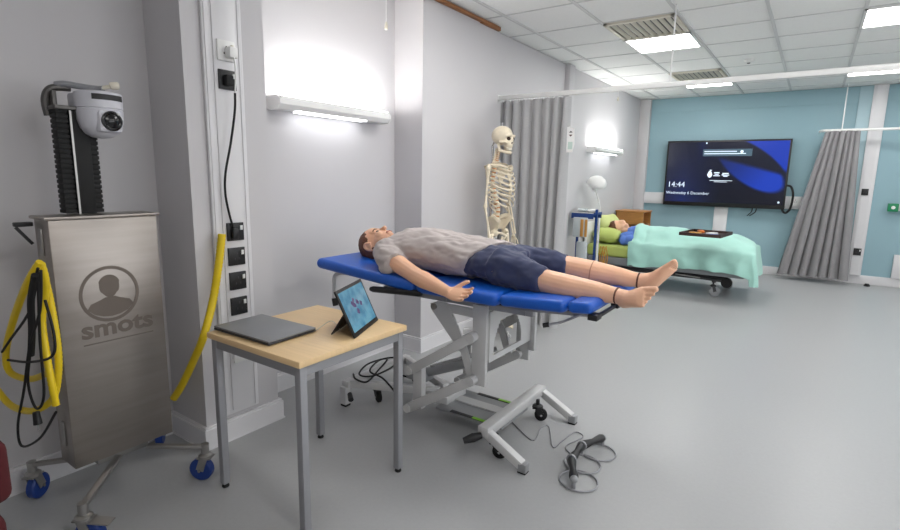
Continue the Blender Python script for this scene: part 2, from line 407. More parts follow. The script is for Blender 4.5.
# ------------------------------------------------------------------ instrument cart (steel cabinet on wheels)
CX = -2.25
cart = thing('equipment_cart', (-2.33, .9, 0), 'tall brushed steel cabinet on blue castors with engraved head emblem', 'cart')
Y0, Y1, Z0, Z1 = .705, 1.085, .21, 1.185
MB().box(CX - .135, CX, Y0, Y1, Z0, Z1, .004).build('cabinet_body', M_steel, cart)
MB().box(CX - .145, CX + .006, Y0 - .012, Y1 + .012, Z1, Z1 + .012, .003).build('top_plate', M_steel, cart)
for z in (1.1, .62, .34): MB().box(CX - .09, CX - .06, Y0 - .006, Y0, z - .05, z + .05, .002).build('hinge', M_zinc, cart)
yc, zc = .884, .885; em = MB()
ring_o = [(math.cos(a) * .108, math.sin(a) * .112) for a in [2 * PI * k / 48 for k in range(48)]]
vs = []; fs = []
for k in range(48):
    u, v_ = ring_o[k]; vs += [(CX + .0012, yc + u, zc + v_), (CX + .0012, yc + u * .885, zc + v_ * .885), (CX - .001, yc + u, zc + v_), (CX - .001, yc + u * .885, zc + v_ * .885)]
for k in range(48):
    a = 4 * k; c = 4 * ((k + 1) % 48); fs += [(a, c, c + 1, a + 1), (a, a + 2, c + 2, c), (a + 1, c + 1, c + 3, a + 3)]
em.add(vs, fs)
head = []
for k in range(28):
    a = 2 * PI * k / 28; rx, rz_ = .036, .044
    if math.sin(a) > .35: rx = .041; rz_ = .047
    if math.sin(a) < -.5: rx = .03
    head.append((yc + rx * math.cos(a), zc + .03 + rz_ * math.sin(a)))
sho = [(yc - .083, zc - .052), (yc - .07, zc - .032), (yc - .035, zc - .02), (yc - .018, zc - .012), (yc + .018, zc - .012), (yc + .035, zc - .02), (yc + .07, zc - .032), (yc + .083, zc - .052), (yc + .06, zc - .075), (yc + .03, zc - .087), (yc, zc - .091), (yc - .03, zc - .087), (yc - .06, zc - .075)]
fx = lambda u, v, h: (CX + h, u, v)
em.prism(head, fx, -.001, .0012).prism(sho, fx, -.001, .0012)
em.build('emblem', M_steeld, cart, smooth=0)
tx = MB(); text_add(tx, 'smots', .118, lambda u, v, h: (CX + .0004 + h, .772 + u * .93, .722 + v * .82), .0016, bold=.0035)
tx.build('lettering', M_steeld, cart, smooth=0)
MB().box(CX - .001, CX + .001, .776, 1.035, .693, .698).build('underline', M_steeld, cart)
# wheels
def castor(parent, x, y, r, wm, fork, wd=.03, ang=0, top=.14, brake=False):
    c, s = math.cos(ang), math.sin(ang); off = V((-s, c, 0)); fw = V((c, s, 0)); p = V((x, y, r)) + fw * .02
    c_ = MB().cyl((x, y, r * 1.75), (x, y, top), .011, n=12).lathe([(.03, 0), (.03, .012), (.018, .02)], (x, y, r * 2 + .005))
    for sg in (-1, 1): 
        q = p + off * sg * (wd / 2 + .004)
        c_.bar(q, V((x, y, r * 2.1)) + off * sg * (wd / 2 + .004), .004, .034, up=fw)
    c_.bar(V((x, y, r * 2.1)) - fw * .03, V((x, y, r * 2.1)) + fw * .03, wd + .014, .006)
    if brake: c_.bar(V((x, y, r * 2.0)) + fw * .02, V((x, y, r * 1.9)) + fw * .1, .045, .005)
    f = c_.build('castor_fork', fork, parent)
    wl = MB().lathe([(r * .3, -wd / 2), (r * .85, -wd / 2), (r, -wd / 3), (r, wd / 3), (r * .85, wd / 2), (r * .3, wd / 2)], p, off, 24)
    wl.build('wheel', wm, f)
    MB().cyl(p - off * (wd / 2 + .01), p + off * (wd / 2 + .01), .007, n=10).build('axle', M_chrome, f)
    return f
wl_, wf_, wr_ = px(36, 499, 2, 0), px(87, 545, 2, 0), px(207, 479, 2, 0)
for (x, y, a, sx, sy) in ((wl_.x, wl_.y, 2.2, -2.37, .80), (wf_.x, wf_.y, .6, -2.28, .87), (wr_.x, wr_.y, -2.6, -2.27, .98), (-2.57, 1.17, 2.5, -2.37, 1.0)):
    castor(cart, x, y, .052, M_wheelblue, M_zinc, .034, a, .155, brake=(a == .6))
    l_ = MB().bar((sx, sy, .182), (x, y, .158), .026, .016, bev=.003)
    l_.cyl((x, y, .12), (x, y, .172), .017, n=14)
    l_.build('leg', M_zinc, cart)
MB().box(-2.37, -2.30, .80, 1.0, .165, .21, .004).build('base_block', M_zinc, cart)
# mast with cable chains
m = MB().box(-2.44, -2.36, 0.852, .91, Z1 + .012, 1.595, .003); m.build('mast', M_rubber, cart)
for yy in (.824, .918):
    ch = MB(); z = Z1 + .015
    while z < 1.59:
        ch.box(-2.425, -2.365, yy - .02, yy + .02, z, z + .0145, .002); ch.box(-2.42, -2.37, yy - .0165, yy + .0165, z + .0145, z + .019); z += .019
    ch.build('cable_chain', M_rubber, cart)
MB().box(-2.362, -2.357, .846, .853, Z1 + .012, 1.59).build('rail', M_zinc, cart)
pl = MB().box(-2.46, -2.35, .80, .96, 1.592, 1.606, .002).box(-2.46, -2.44, .80, .82, 1.606, 1.66, .002).box(-2.46, -2.41, .815, .83, 1.58, 1.665, .003)
pl.tube(spline([(-2.44, .805, 1.57), (-2.44, .80, 1.63), (-2.43, .82, 1.672), (-2.42, .88, 1.68)]), .013, 10)
pl.build('bracket', mat('bracket_grey', rgb(96, 94, 92), .4, .6, var=.05), cart)
hd = MB().bar((-2.39, .70, 1.165), (-2.39, .645, 1.165), .03, .016, bev=.003).bar((-2.39, .65, 1.155), (-2.39, .695, 1.09), .01, .01)
hd.build('hook', M_black, cart)
# camera head on the mast: faces the couch
pc = thing('pan_tilt_camera', (-2.36, .94, 1.607), 'pale grey dome camera on top of the black mast of the steel cart', 'camera')
fd = V((.995, .10, 0)).normalized(); sd = V((-fd.y, fd.x, 0)); pcen = V((-2.35, .948, 0))
pb = MB()
pts = []
rings = []
for z, r in ((1.668, .07), (1.664, .079), (1.658, .081), (1.606, .081), (1.603, .078), (1.599, .081), (1.56, .079), (1.53, .071), (1.508, .056), (1.495, .034), (1.491, .005)):
    rings.append((r, z))
pb.lathe(rings, (pcen.x, pcen.y, 0), (0, 0, 1), 36)
pb.box(-.10, .0, -.068, .068, 1.608, 1.664, .012, Matrix.Translation(pcen) @ Matrix((fd, sd, V((0, 0, 1)))).transposed().to_4x4())
pb.build('housing', M_camgrey, pc)
wb = MB(); n = 14
for k in range(n):
    a0 = -.75 + 1.5 * k / n; a1 = -.75 + 1.5 * (k + 1) / n
    def P(a, z, r=.0825): return pcen + fd * math.cos(a) * r + sd * math.sin(a) * r + V((0, 0, z))
    wb.add([P(a0, 1.634), P(a1, 1.634), P(a1, 1.655), P(a0, 1.655), P(a0, 1.634, .072), P(a1, 1.634, .072), P(a1, 1.655, .072), P(a0, 1.655, .072)], [(0, 1, 2, 3), (4, 7, 6, 5), (0, 4, 5, 1), (3, 2, 6, 7), (0, 3, 7, 4), (1, 5, 6, 2)])
wb.build('sensor_window', M_black, pc)
ls = pcen + V((0, 0, 1.556))
lf = MB().box(.02, .079, -.045, .045, -.044, .042, .014, Matrix.Translation(ls) @ Matrix((fd, sd, V((0, 0, 1)))).transposed().to_4x4())
lf.build('lens_mount', M_camgrey, pc)
l_ = MB().lathe([(.038, 0), (.038, .010), (.032, .012), (.026, .009), (.016, .014), (.001, .016)], ls + fd * .075, fd, 28).build('lens', M_glass, pc)
o = thing('cable_bundle', (-2.40, .93, 1.70), 'grey cable with a cream connector lying on top of the dome camera', 'cable')
MB().tube(spline([(-2.43, .835, 1.687), (-2.41, .86, 1.692), (-2.38, .90, 1.686), (-2.35, .945, 1.681), (-2.33, .96, 1.681)]), .012, 10).build('lead', M_tgrey, o)
MB().tube(spline([(-2.335, .955, 1.684), (-2.325, .975, 1.69), (-2.315, .992, 1.696), (-2.315, 1.007, 1.698)]), [.008] * 12 + [.015] * 10 + [.015] * 3, 12).build('connector', M_cream, o)

# yellow ribbed hoses
def clampx(p, x0):
    return V((max(p.x, x0), p.y, p.z))
def ribbed(mb, pts, r, step=.008):
    L = [0]
    for a, b_ in zip(pts, pts[1:]): L.append(L[-1] + (b_ - a).length)
    n = int(L[-1] / step); out = []; j = 0
    for i in range(n + 1):
        s_ = L[-1] * i / n
        while j < len(L) - 2 and L[j + 1] < s_: j += 1
        t_ = (s_ - L[j]) / max(1e-6, L[j + 1] - L[j]); out.append(pts[j].lerp(pts[j + 1], min(1, t_)))
    return mb.tube(out, [r * (1 if i % 2 else .9) for i in range(len(out))], 12)
h1 = thing('yellow_hose', (-2.42, .65, .6), 'yellow ribbed hose coiled on the side hook of the steel cart', 'hose')
pp = [(40, 262, .62), (28, 282, .60), (14, 318, .60), (6, 352, .60), (10, 372, .61), (30, 379, .63), (50, 372, .64)]
p2 = [(41, 263, .63), (46, 285, .64), (42, 318, .63), (46, 352, .625), (52, 385, .625), (56, 405, .63)]
p3 = [(-14, 376, .57), (-2, 391, .58), (12, 406, .59), (32, 411, .60), (50, 402, .63), (57, 385, .65), (58, 350, .66), (50, 300, .66), (42, 268, .65)]
for q in (pp, p2, p3): ribbed(MB(), spline([clampx(px(a, b_, 1, y), -2.60) for a, b_, y in q], 10), .0125).build('hose_loop', M_yellow, h1)
h2 = thing('black_cables', (-2.42, .62, .5), 'black cables with a loose plug hanging beside the coiled yellow hose', 'cable')
for q in ([(38, 268, .6), (32, 300, .59), (33, 330, .59), (28, 380, .59), (36, 408, .59), (44, 395, .6), (40, 340, .6), (38, 275, .61)],
          [(41, 270, .6), (40, 310, .59), (30, 345, .58), (24, 390, .585), (18, 425, .58), (22, 446, .585), (40, 438, .59), (56, 412, .60)],
          [(38, 272, .6), (30, 310, .59), (10, 340, .585), (2, 352, .58)], [(8, 360, .585), (30, 362, .58), (52, 356, .60), (54, 335, .61), (45, 300, .61)]):
    MB().tube(spline([px(a, b_, 1, y) for a, b_, y in q], 8), .0045, 7).build('lead', M_rubber, h2)
MB().tube(spline([px(a, b_, 1, .585) for a, b_ in ((35, 275), (31, 300), (32, 330), (31, 355))], 6), .011, 8).build('thick_lead', M_rubber, h2)
pg = MB(); a, b_ = px(36, 412, 1, .59), px(38, 424, 1, .59); pg.cyl(a, b_, .011, .014, 12); pgo = pg.build('plug', M_black, h2)
pn = MB(); 
for s_ in (-.006, .006): pn.cyl(b_ + V((s_, 0, 0)), b_ + V((s_, 0, -.025)), .002, n=6)
pn.build('prong', M_chrome, h2)
h3 = thing('yellow_tube', (-2.45, 1.23, .2), 'yellow ribbed tube running down the pillar from the top socket', 'hose')
q = [px(222, 234, 0, -2.285), px(219, 262, 0, -2.29), px(213, 300, 0, -2.30), px(204, 335, 1, 1.262), px(193, 362, 1, 1.25), px(182, 385, 1, 1.235), px(174, 398, 1, 1.22)]
ribbed(MB(), spline(q, 10), .019, .009).build('tube', M_yellow, h3)

# ------------------------------------------------------------------ red upholstered chair at the left edge
rc = thing('upholstered_chair', (-1.83, .12, 0), 'dark red upholstered chair, a sliver at the left edge of the photo', 'chair')
MB().box(-2.06, -1.585, -.10, .345, .40, .50, .035, seg=4).build('seat', M_red, rc)
MB().box(-2.06, -1.53, .29, .352, .56, .72, .028, seg=4).build('backrest', M_red, rc)
for x, y in ((-2.02, -.06), (-1.64, -.06), (-2.02, .31), (-1.64, .31)): MB().cyl((x, y, 0), (x, y, .41), .012).build('leg', M_black, rc)
for x in (-2.0, -1.66): MB().bar((x, .325, .46), (x, .325, .60), .02, .02, up=(0, 1, 0)).build('back_support', M_black, rc)

# ------------------------------------------------------------------ table
TX0, TX1, TY0, TY1, TZ = -2.017, -1.428, 1.138, 1.737, .709
tb = thing('side_table', ((TX0 + TX1) / 2, (TY0 + TY1) / 2, 0), 'square beech topped table with grey steel legs by the pillar', 'table')
MB().box(TX0, TX1, TY0, TY1, TZ - .026, TZ, .004).build('tabletop', M_beech, tb)
fr = MB(); a0, a1, c0, c1 = TX0 + .012, TX1 - .012, TY0 + .012, TY1 - .012
i_ = .003; fr.box(a0 + i_, a1 - i_, c0 + i_, c0 + .022, TZ - .066, TZ - .026).box(a0 + i_, a1 - i_, c1 - .022, c1 - i_, TZ - .066, TZ - .026).box(a0 + i_, a0 + .022, c0 + .022, c1 - .022, TZ - .066, TZ - .026).box(a1 - .022, a1 - i_, c0 + .022, c1 - .022, TZ - .066, TZ - .026)
fr.build('frame', M_tgrey, tb)
for x in (a0, a1 - .032):
    for y in (c0, c1 - .032):
        lg = MB().box(x, x + .032, y, y + .032, .018, TZ - .03, .003).build('leg', M_tgrey, tb)
        MB().lathe([(.014, 0), (.016, .004), (.014, .01), (.009, .012), (.009, .02)], (x + .016, y + .016, 0), n=14).build('foot', M_rubber, lg)
for x in (-1.87, -1.66): MB().cyl((x, c0 + .04, TZ - .08), (x, c0 + .04, TZ - .027), .01, n=10).build('fixing', M_black, tb)
# laptop
lp = thing('laptop', (-1.92, 1.34, TZ), 'closed dark grey laptop lying on the table', 'laptop')
pA = [px(215.3, 331.4, 2, TZ), px(270.5, 348, 2, TZ), px(315.4, 332.3, 2, TZ), px(260, 316.5, 2, TZ)]
LC = (pA[0] + pA[1] + pA[2] + pA[3]) / 4; LC.z = TZ
lu = (pA[1] - pA[0]).normalized(); lv = V((-lu.y, lu.x, 0)); lw = (pA[1] - pA[0]).length / 2; ld = (pA[2] - pA[1]).length / 2
LM = Matrix.Translation(LC) @ Matrix((lu, lv, V((0, 0, 1)))).transposed().to_4x4()
MB().box(-lw, lw, -ld, ld, .003, .013, .003, LM).build('base', mat('laptop_base', rgb(62, 63, 66), .45, .4, var=.02), lp)
MB().box(-lw, lw, -ld, ld, .0135, .021, .003, LM).build('lid', M_lapt, lp)
ft = MB()
for sx in (-1, 1):
    for sy in (-1, 1): ft.box(sx * lw * .85 - .01, sx * lw * .85 + .01, sy * ld * .85 - .006, sy * ld * .85 + .006, 0, .004, 0, LM)
ft.build('feet', M_rubber, lp)
pt = MB()
for k in range(4): pt.box(lw - .002, lw + .0006, -.06 + k * .028, -.044 + k * .028, .005, .010, 0, LM)
pt.build('port', M_black, lp)
# tablet on its kickstand
tp = thing('tablet', (-1.56, 1.55, TZ), 'tablet propped on its kickstand showing a pale blue screen', 'tablet')
A = px(355.5, 338.5, 2, TZ + .002); B = px(378.5, 320, 2, TZ + .002)
tw = (B - A).length; eu = (B - A).normalized(); nrm = V((eu.y, -eu.x, 0))          # facing side
# lean back: screen up-vector tilts away from the facing side
ev = (V((0, 0, 1)) * math.cos(.42) - nrm * math.sin(.42)).normalized(); en = eu.cross(ev)
if en.dot(nrm) < 0: en = -en
TM = Matrix((eu, ev, en)).transposed().to_4x4(); TM.translation = A
th_ = .208
MB().box(0, tw, 0, th_, -.009, 0, .002, TM).build('body', M_black, tp)
M_ts = bpy.data.materials.new('tablet_screen'); M_ts.use_nodes = True
nt = M_ts.node_tree; bs = nt.nodes['Principled BSDF']; bs.inputs['Base Color'].default_value = (.01, .01, .01, 1); bs.inputs['Roughness'].default_value = .15
tcn = nt.nodes.new('ShaderNodeTexCoord'); nn = nt.nodes.new('ShaderNodeTexNoise'); nn.inputs['Scale'].default_value = 18
rp = nt.nodes.new('ShaderNodeValToRGB'); rp.color_ramp.elements[0].color = rgb(78, 142, 176); rp.color_ramp.elements[1].color = rgb(124, 182, 206)
rp.color_ramp.elements[0].position = .35; rp.color_ramp.elements[1].position = .65
nt.links.new(tcn.outputs['Object'], nn.inputs[0]); nt.links.new(nn.outputs['Fac'], rp.inputs[0]); nt.links.new(rp.outputs[0], bs.inputs['Emission Color']); bs.inputs['Emission Strength'].default_value = .5
MB().box(.012, tw - .012, .02, th_ - .014, 0, .0008, 0, TM).build('screen', M_ts, tp)
ic = MB(); rnd = random.Random(3)
for k in range(9):
    u0 = tw * (.34 + .36 * rnd.random()); v0 = th_ * (.42 + .26 * rnd.random()); s_ = .008 + .008 * rnd.random()
    ic.prism([(u0 - s_, v0 - s_ * .4), (u0 + s_ * .2, v0 - s_), (u0 + s_, v0 + .2 * s_), (u0 - .3 * s_, v0 + s_)], lambda u, v, h: TM @ V((u, v, h)), .0008, .0011)
ic.build('picture', mat('screen_plum', rgb(60, 50, 80), .5, emit=rgb(70, 56, 90), estr=.6), tp)
ks = [TM @ V((.02, th_ * .52, -.009)), TM @ V((tw - .02, th_ * .52, -.009))]
kb = [p - nrm * .06 for p in ks]
for p in kb: p.z = TZ + .002
k_ = MB().add([ks[0], ks[1], kb[1], kb[0]] + [p + V((0, 0, .003)) - nrm * .003 for p in (ks[0], ks[1], kb[1], kb[0])], [(0, 1, 2, 3), (7, 6, 5, 4), (0, 4, 5, 1), (1, 5, 6, 2), (2, 6, 7, 3), (3, 7, 4, 0)])
k_.build('kickstand', M_black, tp)
o = thing('charging_lead', (-1.7, 1.66, TZ), 'thin pale lead curling on the table behind the tablet', 'cable')
MB().tube(spline([A + eu * .08 - nrm * .10 + V((0, 0, .004)), A + eu * .1 - nrm * .135 + V((0, 0, .03)), A + eu * .12 - nrm * .17 + V((0, 0, .025)), A + eu * .06 - nrm * .20 + V((0, 0, .003)), A + eu * .02 - nrm * .22 + V((0, 0, .003))]), .002, 6).build('lead', M_cream, o)

# ------------------------------------------------------------------ treatment couch
cc = thing('treatment_couch', (-1.5, 2.35, 0), 'blue padded treatment couch on a white lifting frame', 'couch')
CY0, CY1 = 2.02, 2.68
def pad(x0, x1, z0, z1, tilt=0, name='pad', y0=CY0, y1=CY1, th=.062):
    """padded section, z0/z1 = top at its ends"""
    L = math.hypot(x1 - x0, z1 - z0); u = V((x1 - x0, 0, z1 - z0)) / L; n_ = V((-u.z, 0, u.x))
    M = Matrix((u, V((0, 1, 0)), n_)).transposed().to_4x4(); M.translation = V((x0, 0, z0))
    mb = MB(); mb.box(0, L, y0, y1, -th, 0, min(.030, th * .48), M, seg=5)
    return mb.build(name, M_blueup, cc)
pad(-2.36, -1.62, .882, .834, name='head_pad')
pad(-1.615, -1.135, .838, .838, name='seat_pad')
pad(-1.13, -.805, .838, .858, name='leg_pad', th=.055)
pad(-.802, -.69, .86, .868, name='foot_pad', th=.052)
und = MB()
und.bar((-2.3, 2.35, .810), (-1.63, 2.35, .766), .44, .012).bar((-1.6, 2.35, .768), (-1.14, 2.35, .768), .44, .012).bar((-1.12, 2.35, .768), (-.80, 2.35, .79), .44, .012)
und.build('pad_board', M_black, cc)
f2 = MB()
for y in (2.14, 2.58): f2.bar((-1.92, y, .742), (-1.0, y, .748), .03, .03, bev=.003).bar((-1.15, y, .755), (-.74, y, .788), .025, .018)
for x in (-1.88, -1.5, -1.05): f2.box(x - .015, x + .015, 2.12, 2.58, .735, .76)
f2.build('top_frame', M_tgrey, cc)
eb = MB().box(-.71, -.668, 2.03, 2.09, .792, .817, .004).box(-.71, -.668, 2.6, 2.66, .792, .817, .004).box(-.69, -.675, 2.09, 2.6, .796, .808).box(-.70, -.664, 2.30, 2.36, .792, .817, .004)
eb.build('end_bracket', M_black, cc)
MB().tube([(-1.93, 2.035, .752), (-1.91, 2.035, .754), (-1.60, 2.035, .776), (-1.58, 2.035, .777)], [.012, .017, .017, .012], 14).build('side_strap', M_black, cc)
MB().tube(spline([(-2.18, 2.10, .80), (-2.25, 2.10, .79), (-2.285, 2.10, .765), (-2.29, 2.10, .70), (-2.29, 2.10, .63)]), .012, 12).build('head_handle', M_frame, cc)
MB().cyl((-2.29, 2.10, .635), (-2.28, 2.10, .59), .017, n=12).build('handle_grip', M_black, cc)
# tri bracket
def plate(poly, y, m, name, t=.012): return MB().prism([(px(a, b_, 1, y).x, px(a, b_, 1, y).z) for a, b_ in poly], lambda u, v, h: (u, h, v), y - t / 2, y + t / 2).build(name, m, cc)
for y in (2.12, 2.52):
    def q(a, b_): 
        p = px(a, b_, 1, 2.12); return p
    br = MB()
    br.prism([(q(a, b_).x, q(a, b_).z) for a, b_ in ((431, 303), (438, 301), (448, 303), (467, 348), (474, 374), (468, 377), (461, 352), (432, 309))], lambda u, v, h: (u, h, v), y - .006, y + .006)
    br.prism([(q(a, b_).x, q(a, b_).z) for a, b_ in ((440, 302), (484, 311), (484, 320), (448, 312))], lambda u, v, h: (u, h, v), y - .005, y + .007)
    br.build('bracket_plate', M_frame, cc)
    pv = q(435, 306); MB().cyl((pv.x, y - .016, pv.z), (pv.x, y + .016, pv.z), .017, n=14).build('pivot', M_zinc, cc)
# upright plates and arched panel
for y, nm in ((2.12, 'upright_plate'), (2.60, 'upright_plate')):
    MB().box(-1.315, -1.235, y - .012, y + .012, .335, .75, .003).build(nm, M_frame, cc)
arch = [(2.13, .46), (2.59, .46), (2.59, .72), (2.13, .72)]
pn = MB(); xw = -1.232
def pbox(y0, y1, z0, z1): pn.box(xw - .006, xw + .006, y0, y1, z0, z1)
pbox(2.13, 2.59, .46, .49); pbox(2.13, 2.59, .66, .72); pbox(2.13, 2.17, .49, .66); pbox(2.47, 2.59, .49, .66)
for k in range(6):
    a0 = PI / 2 * k / 6; hh = .14 * (1 - math.sin(a0)); ww = .06
    pbox(2.17, 2.17 + ww * (1 - math.cos(PI / 2 * (1 - k / 6))) + .001, .66 - .12 * (k + 1) / 6, .66 - .12 * k / 6)
    pbox(2.47 - ww * (1 - math.cos(PI / 2 * (1 - k / 6))) - .001, 2.47, .66 - .12 * (k + 1) / 6, .66 - .12 * k / 6)
pn.build('arched_panel', M_frame, cc)
MB().box(-1.236, -1.20, 2.585, 2.612, .40, .76, .003).build('rear_post', M_frame, cc)
# lift arms
for y in (2.085, 2.58):
    for (xa, za, xb, zb) in ((-1.70, .108, -1.295, .365), (-1.69, .328, -1.30, .588)):
        MB().bar((xa, y, za), (xb, y, zb), .03, .05, bev=.004).build('lift_arm', M_frame, cc)
        for (xx, zz) in ((xa, za), (xb, zb)): MB().cyl((xx, y - .022, zz), (xx, y + .022, zz), .023, n=16).build('pivot', M_frame, cc)
    MB().box(-1.685, -1.625, y - .02 + .036, y + .02 + .036, .11, .36, .004).build('post', M_frame, cc)
MB().cyl((-1.82, 2.36, .19), (-1.5, 2.36, .33), .028, n=16).build('actuator', M_frameg, cc)
MB().box(-1.90, -1.76, 2.30, 2.40, .158, .22, .01).build('motor', M_frameg, cc)
MB().bar((-1.75, 2.36, .25), (-1.32, 2.36, .45), .025, .025).build('actuator_rod', M_chrome, cc)
# base
bs_ = MB().box(-2.19, -2.14, 2.055, 2.645, .112, .155, .004)
bs_.bar((-2.165, 2.085, .135), (-1.66, 2.315, .135), .042, .045, bev=.004).bar((-2.165, 2.615, .135), (-1.66, 2.385, .135), .042, .045, bev=.004)
bs_.box(-1.72, -1.56, 2.25, 2.45, .095, .14, .004)
bs_.build('base_frame', M_frame, cc)
bp_ = MB().box(-1.6, -1.18, 2.20, 2.50, .085, .10, .003); bp_.build('base_plate', M_frameg, cc)
bw = MB().box(-1.58, -1.20, 2.33, 2.40, .10, .106); bw.build('base_spine', M_frame, cc)
for yy in (2.20, 2.485):
    st = MB().box(-1.5, -1.23, yy - .006, yy + .018, .1, .1025); st.build('label_strip', M_black, cc)
    MB().box(-1.36, -1.23, yy - .005, yy + .017, .1026, .1034).build('green_label', mat('lime_label', rgb(130, 196, 44), .4, var=.03), cc)
MB().box(-1.225, -1.165, 2.035, 2.70, .115, .165, .005).build('cross_beam', M_frame, cc)
for y0, y1 in ((2.06, 2.05), (2.68, 2.665)):
    lg = MB().bar((-1.195, y0, .138), (-.985, y1, .035), .042, .042, bev=.004).build('leg', M_frame, cc)
    MB().box(-1.0, -.955, y1 - .021, y1 + .021, .006, .05, .006).build('foot', M_frameg, lg); MB().box(-.998, -.957, y1 - .019, y1 + .019, 0, .007).build('foot_pad', M_rubber, lg)
for y in (2.06, 2.635):
    lg = MB().box(-2.19, -2.145, y - .022, y + .022, .012, .12, .004).build('leg', M_frame, cc)
    MB().box(-2.188, -2.147, y - .02, y + .02, 0, .013).build('foot_pad', M_rubber, lg)
k1, k2 = px(495.5, 457, 2, 0), px(537, 420, 2, 0)
for x, y, a in ((k1.x, k1.y, .3), (k2.x, k2.y, .5), (-2.06, 2.22, -.4), (-2.06, 2.58, -.2)): castor(cc, x, y, .036, M_rubber, M_black, .022, a, .125)
MB().tube([(-1.20, 2.03, .125), (-1.225, 1.995, .12), (-1.26, 1.965, .105)], [.016, .022, .015], 12).build('brake_pedal', M_black, cc)
MB().tube([(-2.10, 2.03, .10), (-2.06, 2.0, .085)], [.014, .016], 10).build('brake_pedal', M_black, cc)
MB().tube(spline([px(584, 313, 1, 2.12), px(577, 316, 1, 2.1), px(562, 322, 1, 2.08), px(547, 325, 1, 2.06)]), .006, 10).build('adjust_lever', M_tgrey, cc)
MB().cyl(px(549, 324.5, 1, 2.063), px(543, 325.5, 1, 2.055), .011, n=12).build('lever_knob', M_black, cc)
o = thing('coiled_lead', (-2.1, 2.2, .16), 'tangled black lead lying over the white base of the couch', 'cable')
cab = [(-2.20, 2.16, .158), (-2.12, 2.10, .165), (-2.02, 2.09, .175), (-2.08, 2.25, .18), (-2.14, 2.40, .20), (-2.19, 2.28, .19), (-2.13, 2.14, .18), (-2.03, 2.15, .19), (-2.02, 2.32, .20), (-2.10, 2.45, .20), (-2.17, 2.37, .195), (-2.1, 2.2, .19), (-1.98, 2.18, .18), (-1.86, 2.14, .15), (-1.80, 2.13, .10)]
MB().tube(spline(cab, 8), .0055, 8).build('lead', M_rubber, o)

# ------------------------------------------------------------------ mannequin
mn = thing('mannequin', (-1.5, 2.33, .84), 'life size mannequin in grey t-shirt and navy shorts lying on the blue couch', 'mannequin')
YC = 2.335
def rings(mb, L, n=22): mb.tube([(x, y, z) for x, y, z, a, b_ in L], [(a, b_) for x, y, z, a, b_ in L], n, up=(0, 0, 1))
bd = MB()
rings(bd, [(-2.12, YC, .955, .04, .045), (-2.07, YC, .952, .056, .06), (-2.0, YC, .945, .062, .066), (-1.97, YC, .94, .11, .075), (-1.92, YC, .945, .17, .09), (-1.82, YC, .955, .17, .105), (-1.65, YC, .945, .155, .098), (-1.48, YC, .935, .15, .09), (-1.32, YC, .93, .165, .088), (-1.22, YC, .925, .165, .082)])
# head, tilted slightly back
HX, HZ = .042, -.022
def E(c, r): bd.ell((c[0] + HX, c[1], c[2] + HZ), r)
E((-2.222, YC, .972), (.096, .077, .098))
E((-2.15, YC, .99), (.08, .064, .072)); E((-2.11, YC, .998), (.052, .05, .052))
E((-2.092, YC, 1.03), (.026, .023, .024))                                   # chin
E((-2.205, YC, 1.045), (.05, .055, .024))                                    # brow
for s_ in (-1, 1):
    E((-2.15, YC + s_ * .034, 1.03), (.03, .024, .028)); E((-2.105, YC + s_ * .032, .985), (.05, .02, .03))
bd.tube([(-2.18 + HX, YC, 1.058 + HZ), (-2.155 + HX, YC, 1.069 + HZ), (-2.138 + HX, YC, 1.078 + HZ), (-2.128 + HX, YC, 1.07 + HZ)], [.009, .011, .014, .011], 10)
E((-2.107, YC, 1.056), (.008, .022, .009)); E((-2.095, YC, 1.05), (.008, .02, .009))
for s_ in (-1, 1):                                                                # ears
    bd.tube(spline([(-2.17 + HX, YC + s_ * .072, .945 + HZ), (-2.195 + HX, YC + s_ * .085, .945 + HZ), (-2.22 + HX, YC + s_ * .09, .96 + HZ), (-2.212 + HX, YC + s_ * .088, .982 + HZ), (-2.182 + HX, YC + s_ * .078, .985 + HZ)], 4), .008, 8)
    E((-2.193, YC + s_ * .078, .964), (.02, .008, .02))
# arms
def arm(sh, el, wr, hd, th, nr):
    """shoulder, elbow, wrist, hand direction, thumb side, palm normal"""
    sh, el, wr = V(sh), V(el), V(wr); hd = V(hd).normalized(); th = V(th); th = (th - hd * th.dot(hd)).normalized(); nr = hd.cross(th).normalized() * nr
    bd.ell(sh, (.06, .06, .06))
    bd.tube([sh, sh.lerp(el, .35), sh.lerp(el, .75), el, el.lerp(wr, .25), el.lerp(wr, .7), wr, wr + hd * .02], [.056, .052, .044, .043, .045, .034, .027, .026], 14)
    bd.tube([wr - hd * .01, wr + hd * .025, wr + hd * .06, wr + hd * .092], [(.022, .026), (.018, .036), (.015, .042), (.012, .04)], 14, up=th)
    for k, (o_, ln) in enumerate(((.031, .072), (.011, .08), (-.010, .074), (-.030, .058))):
        b0 = wr + hd * (.085 - abs(k - 1) * .004) + th * o_
        d0 = (hd + nr * .18 + th * (.09 - .06 * k)).normalized(); d1 = (hd + nr * .55 + th * (.06 - .04 * k)).normalized(); d2 = (hd * .9 + nr * .75).normalized()
        p1 = b0 + d0 * ln * .45; p2_ = p1 + d1 * ln * .32; p3_ = p2_ + d2 * ln * .25
        bd.tube([b0 - hd * .02, b0, p1, p2_, p3_], [.0095, .0095, .009, .0085, .0065], 10)
    b0 = wr + hd * .028 + th * .022
    p1 = b0 + (hd * .7 + th * .8 + nr * .25).normalized() * .04; p2_ = p1 + (hd * .85 + th * .6 + nr * .2).normalized() * .032; p3_ = p2_ + (hd + th * .3).normalized() * .016
    bd.tube([b0 - hd * .01, b0, p1, p2_, p3_], [.014, .0145, .011, .0105, .007], 10)
aw = px(448, 292, 1, 1.99); at2 = px(478, 299, 1, 1.965)
arm((-1.93, 2.145, .93), px(417, 276.5, 1, 2.045), aw, at2 - aw, (0, .75, .6), 1)
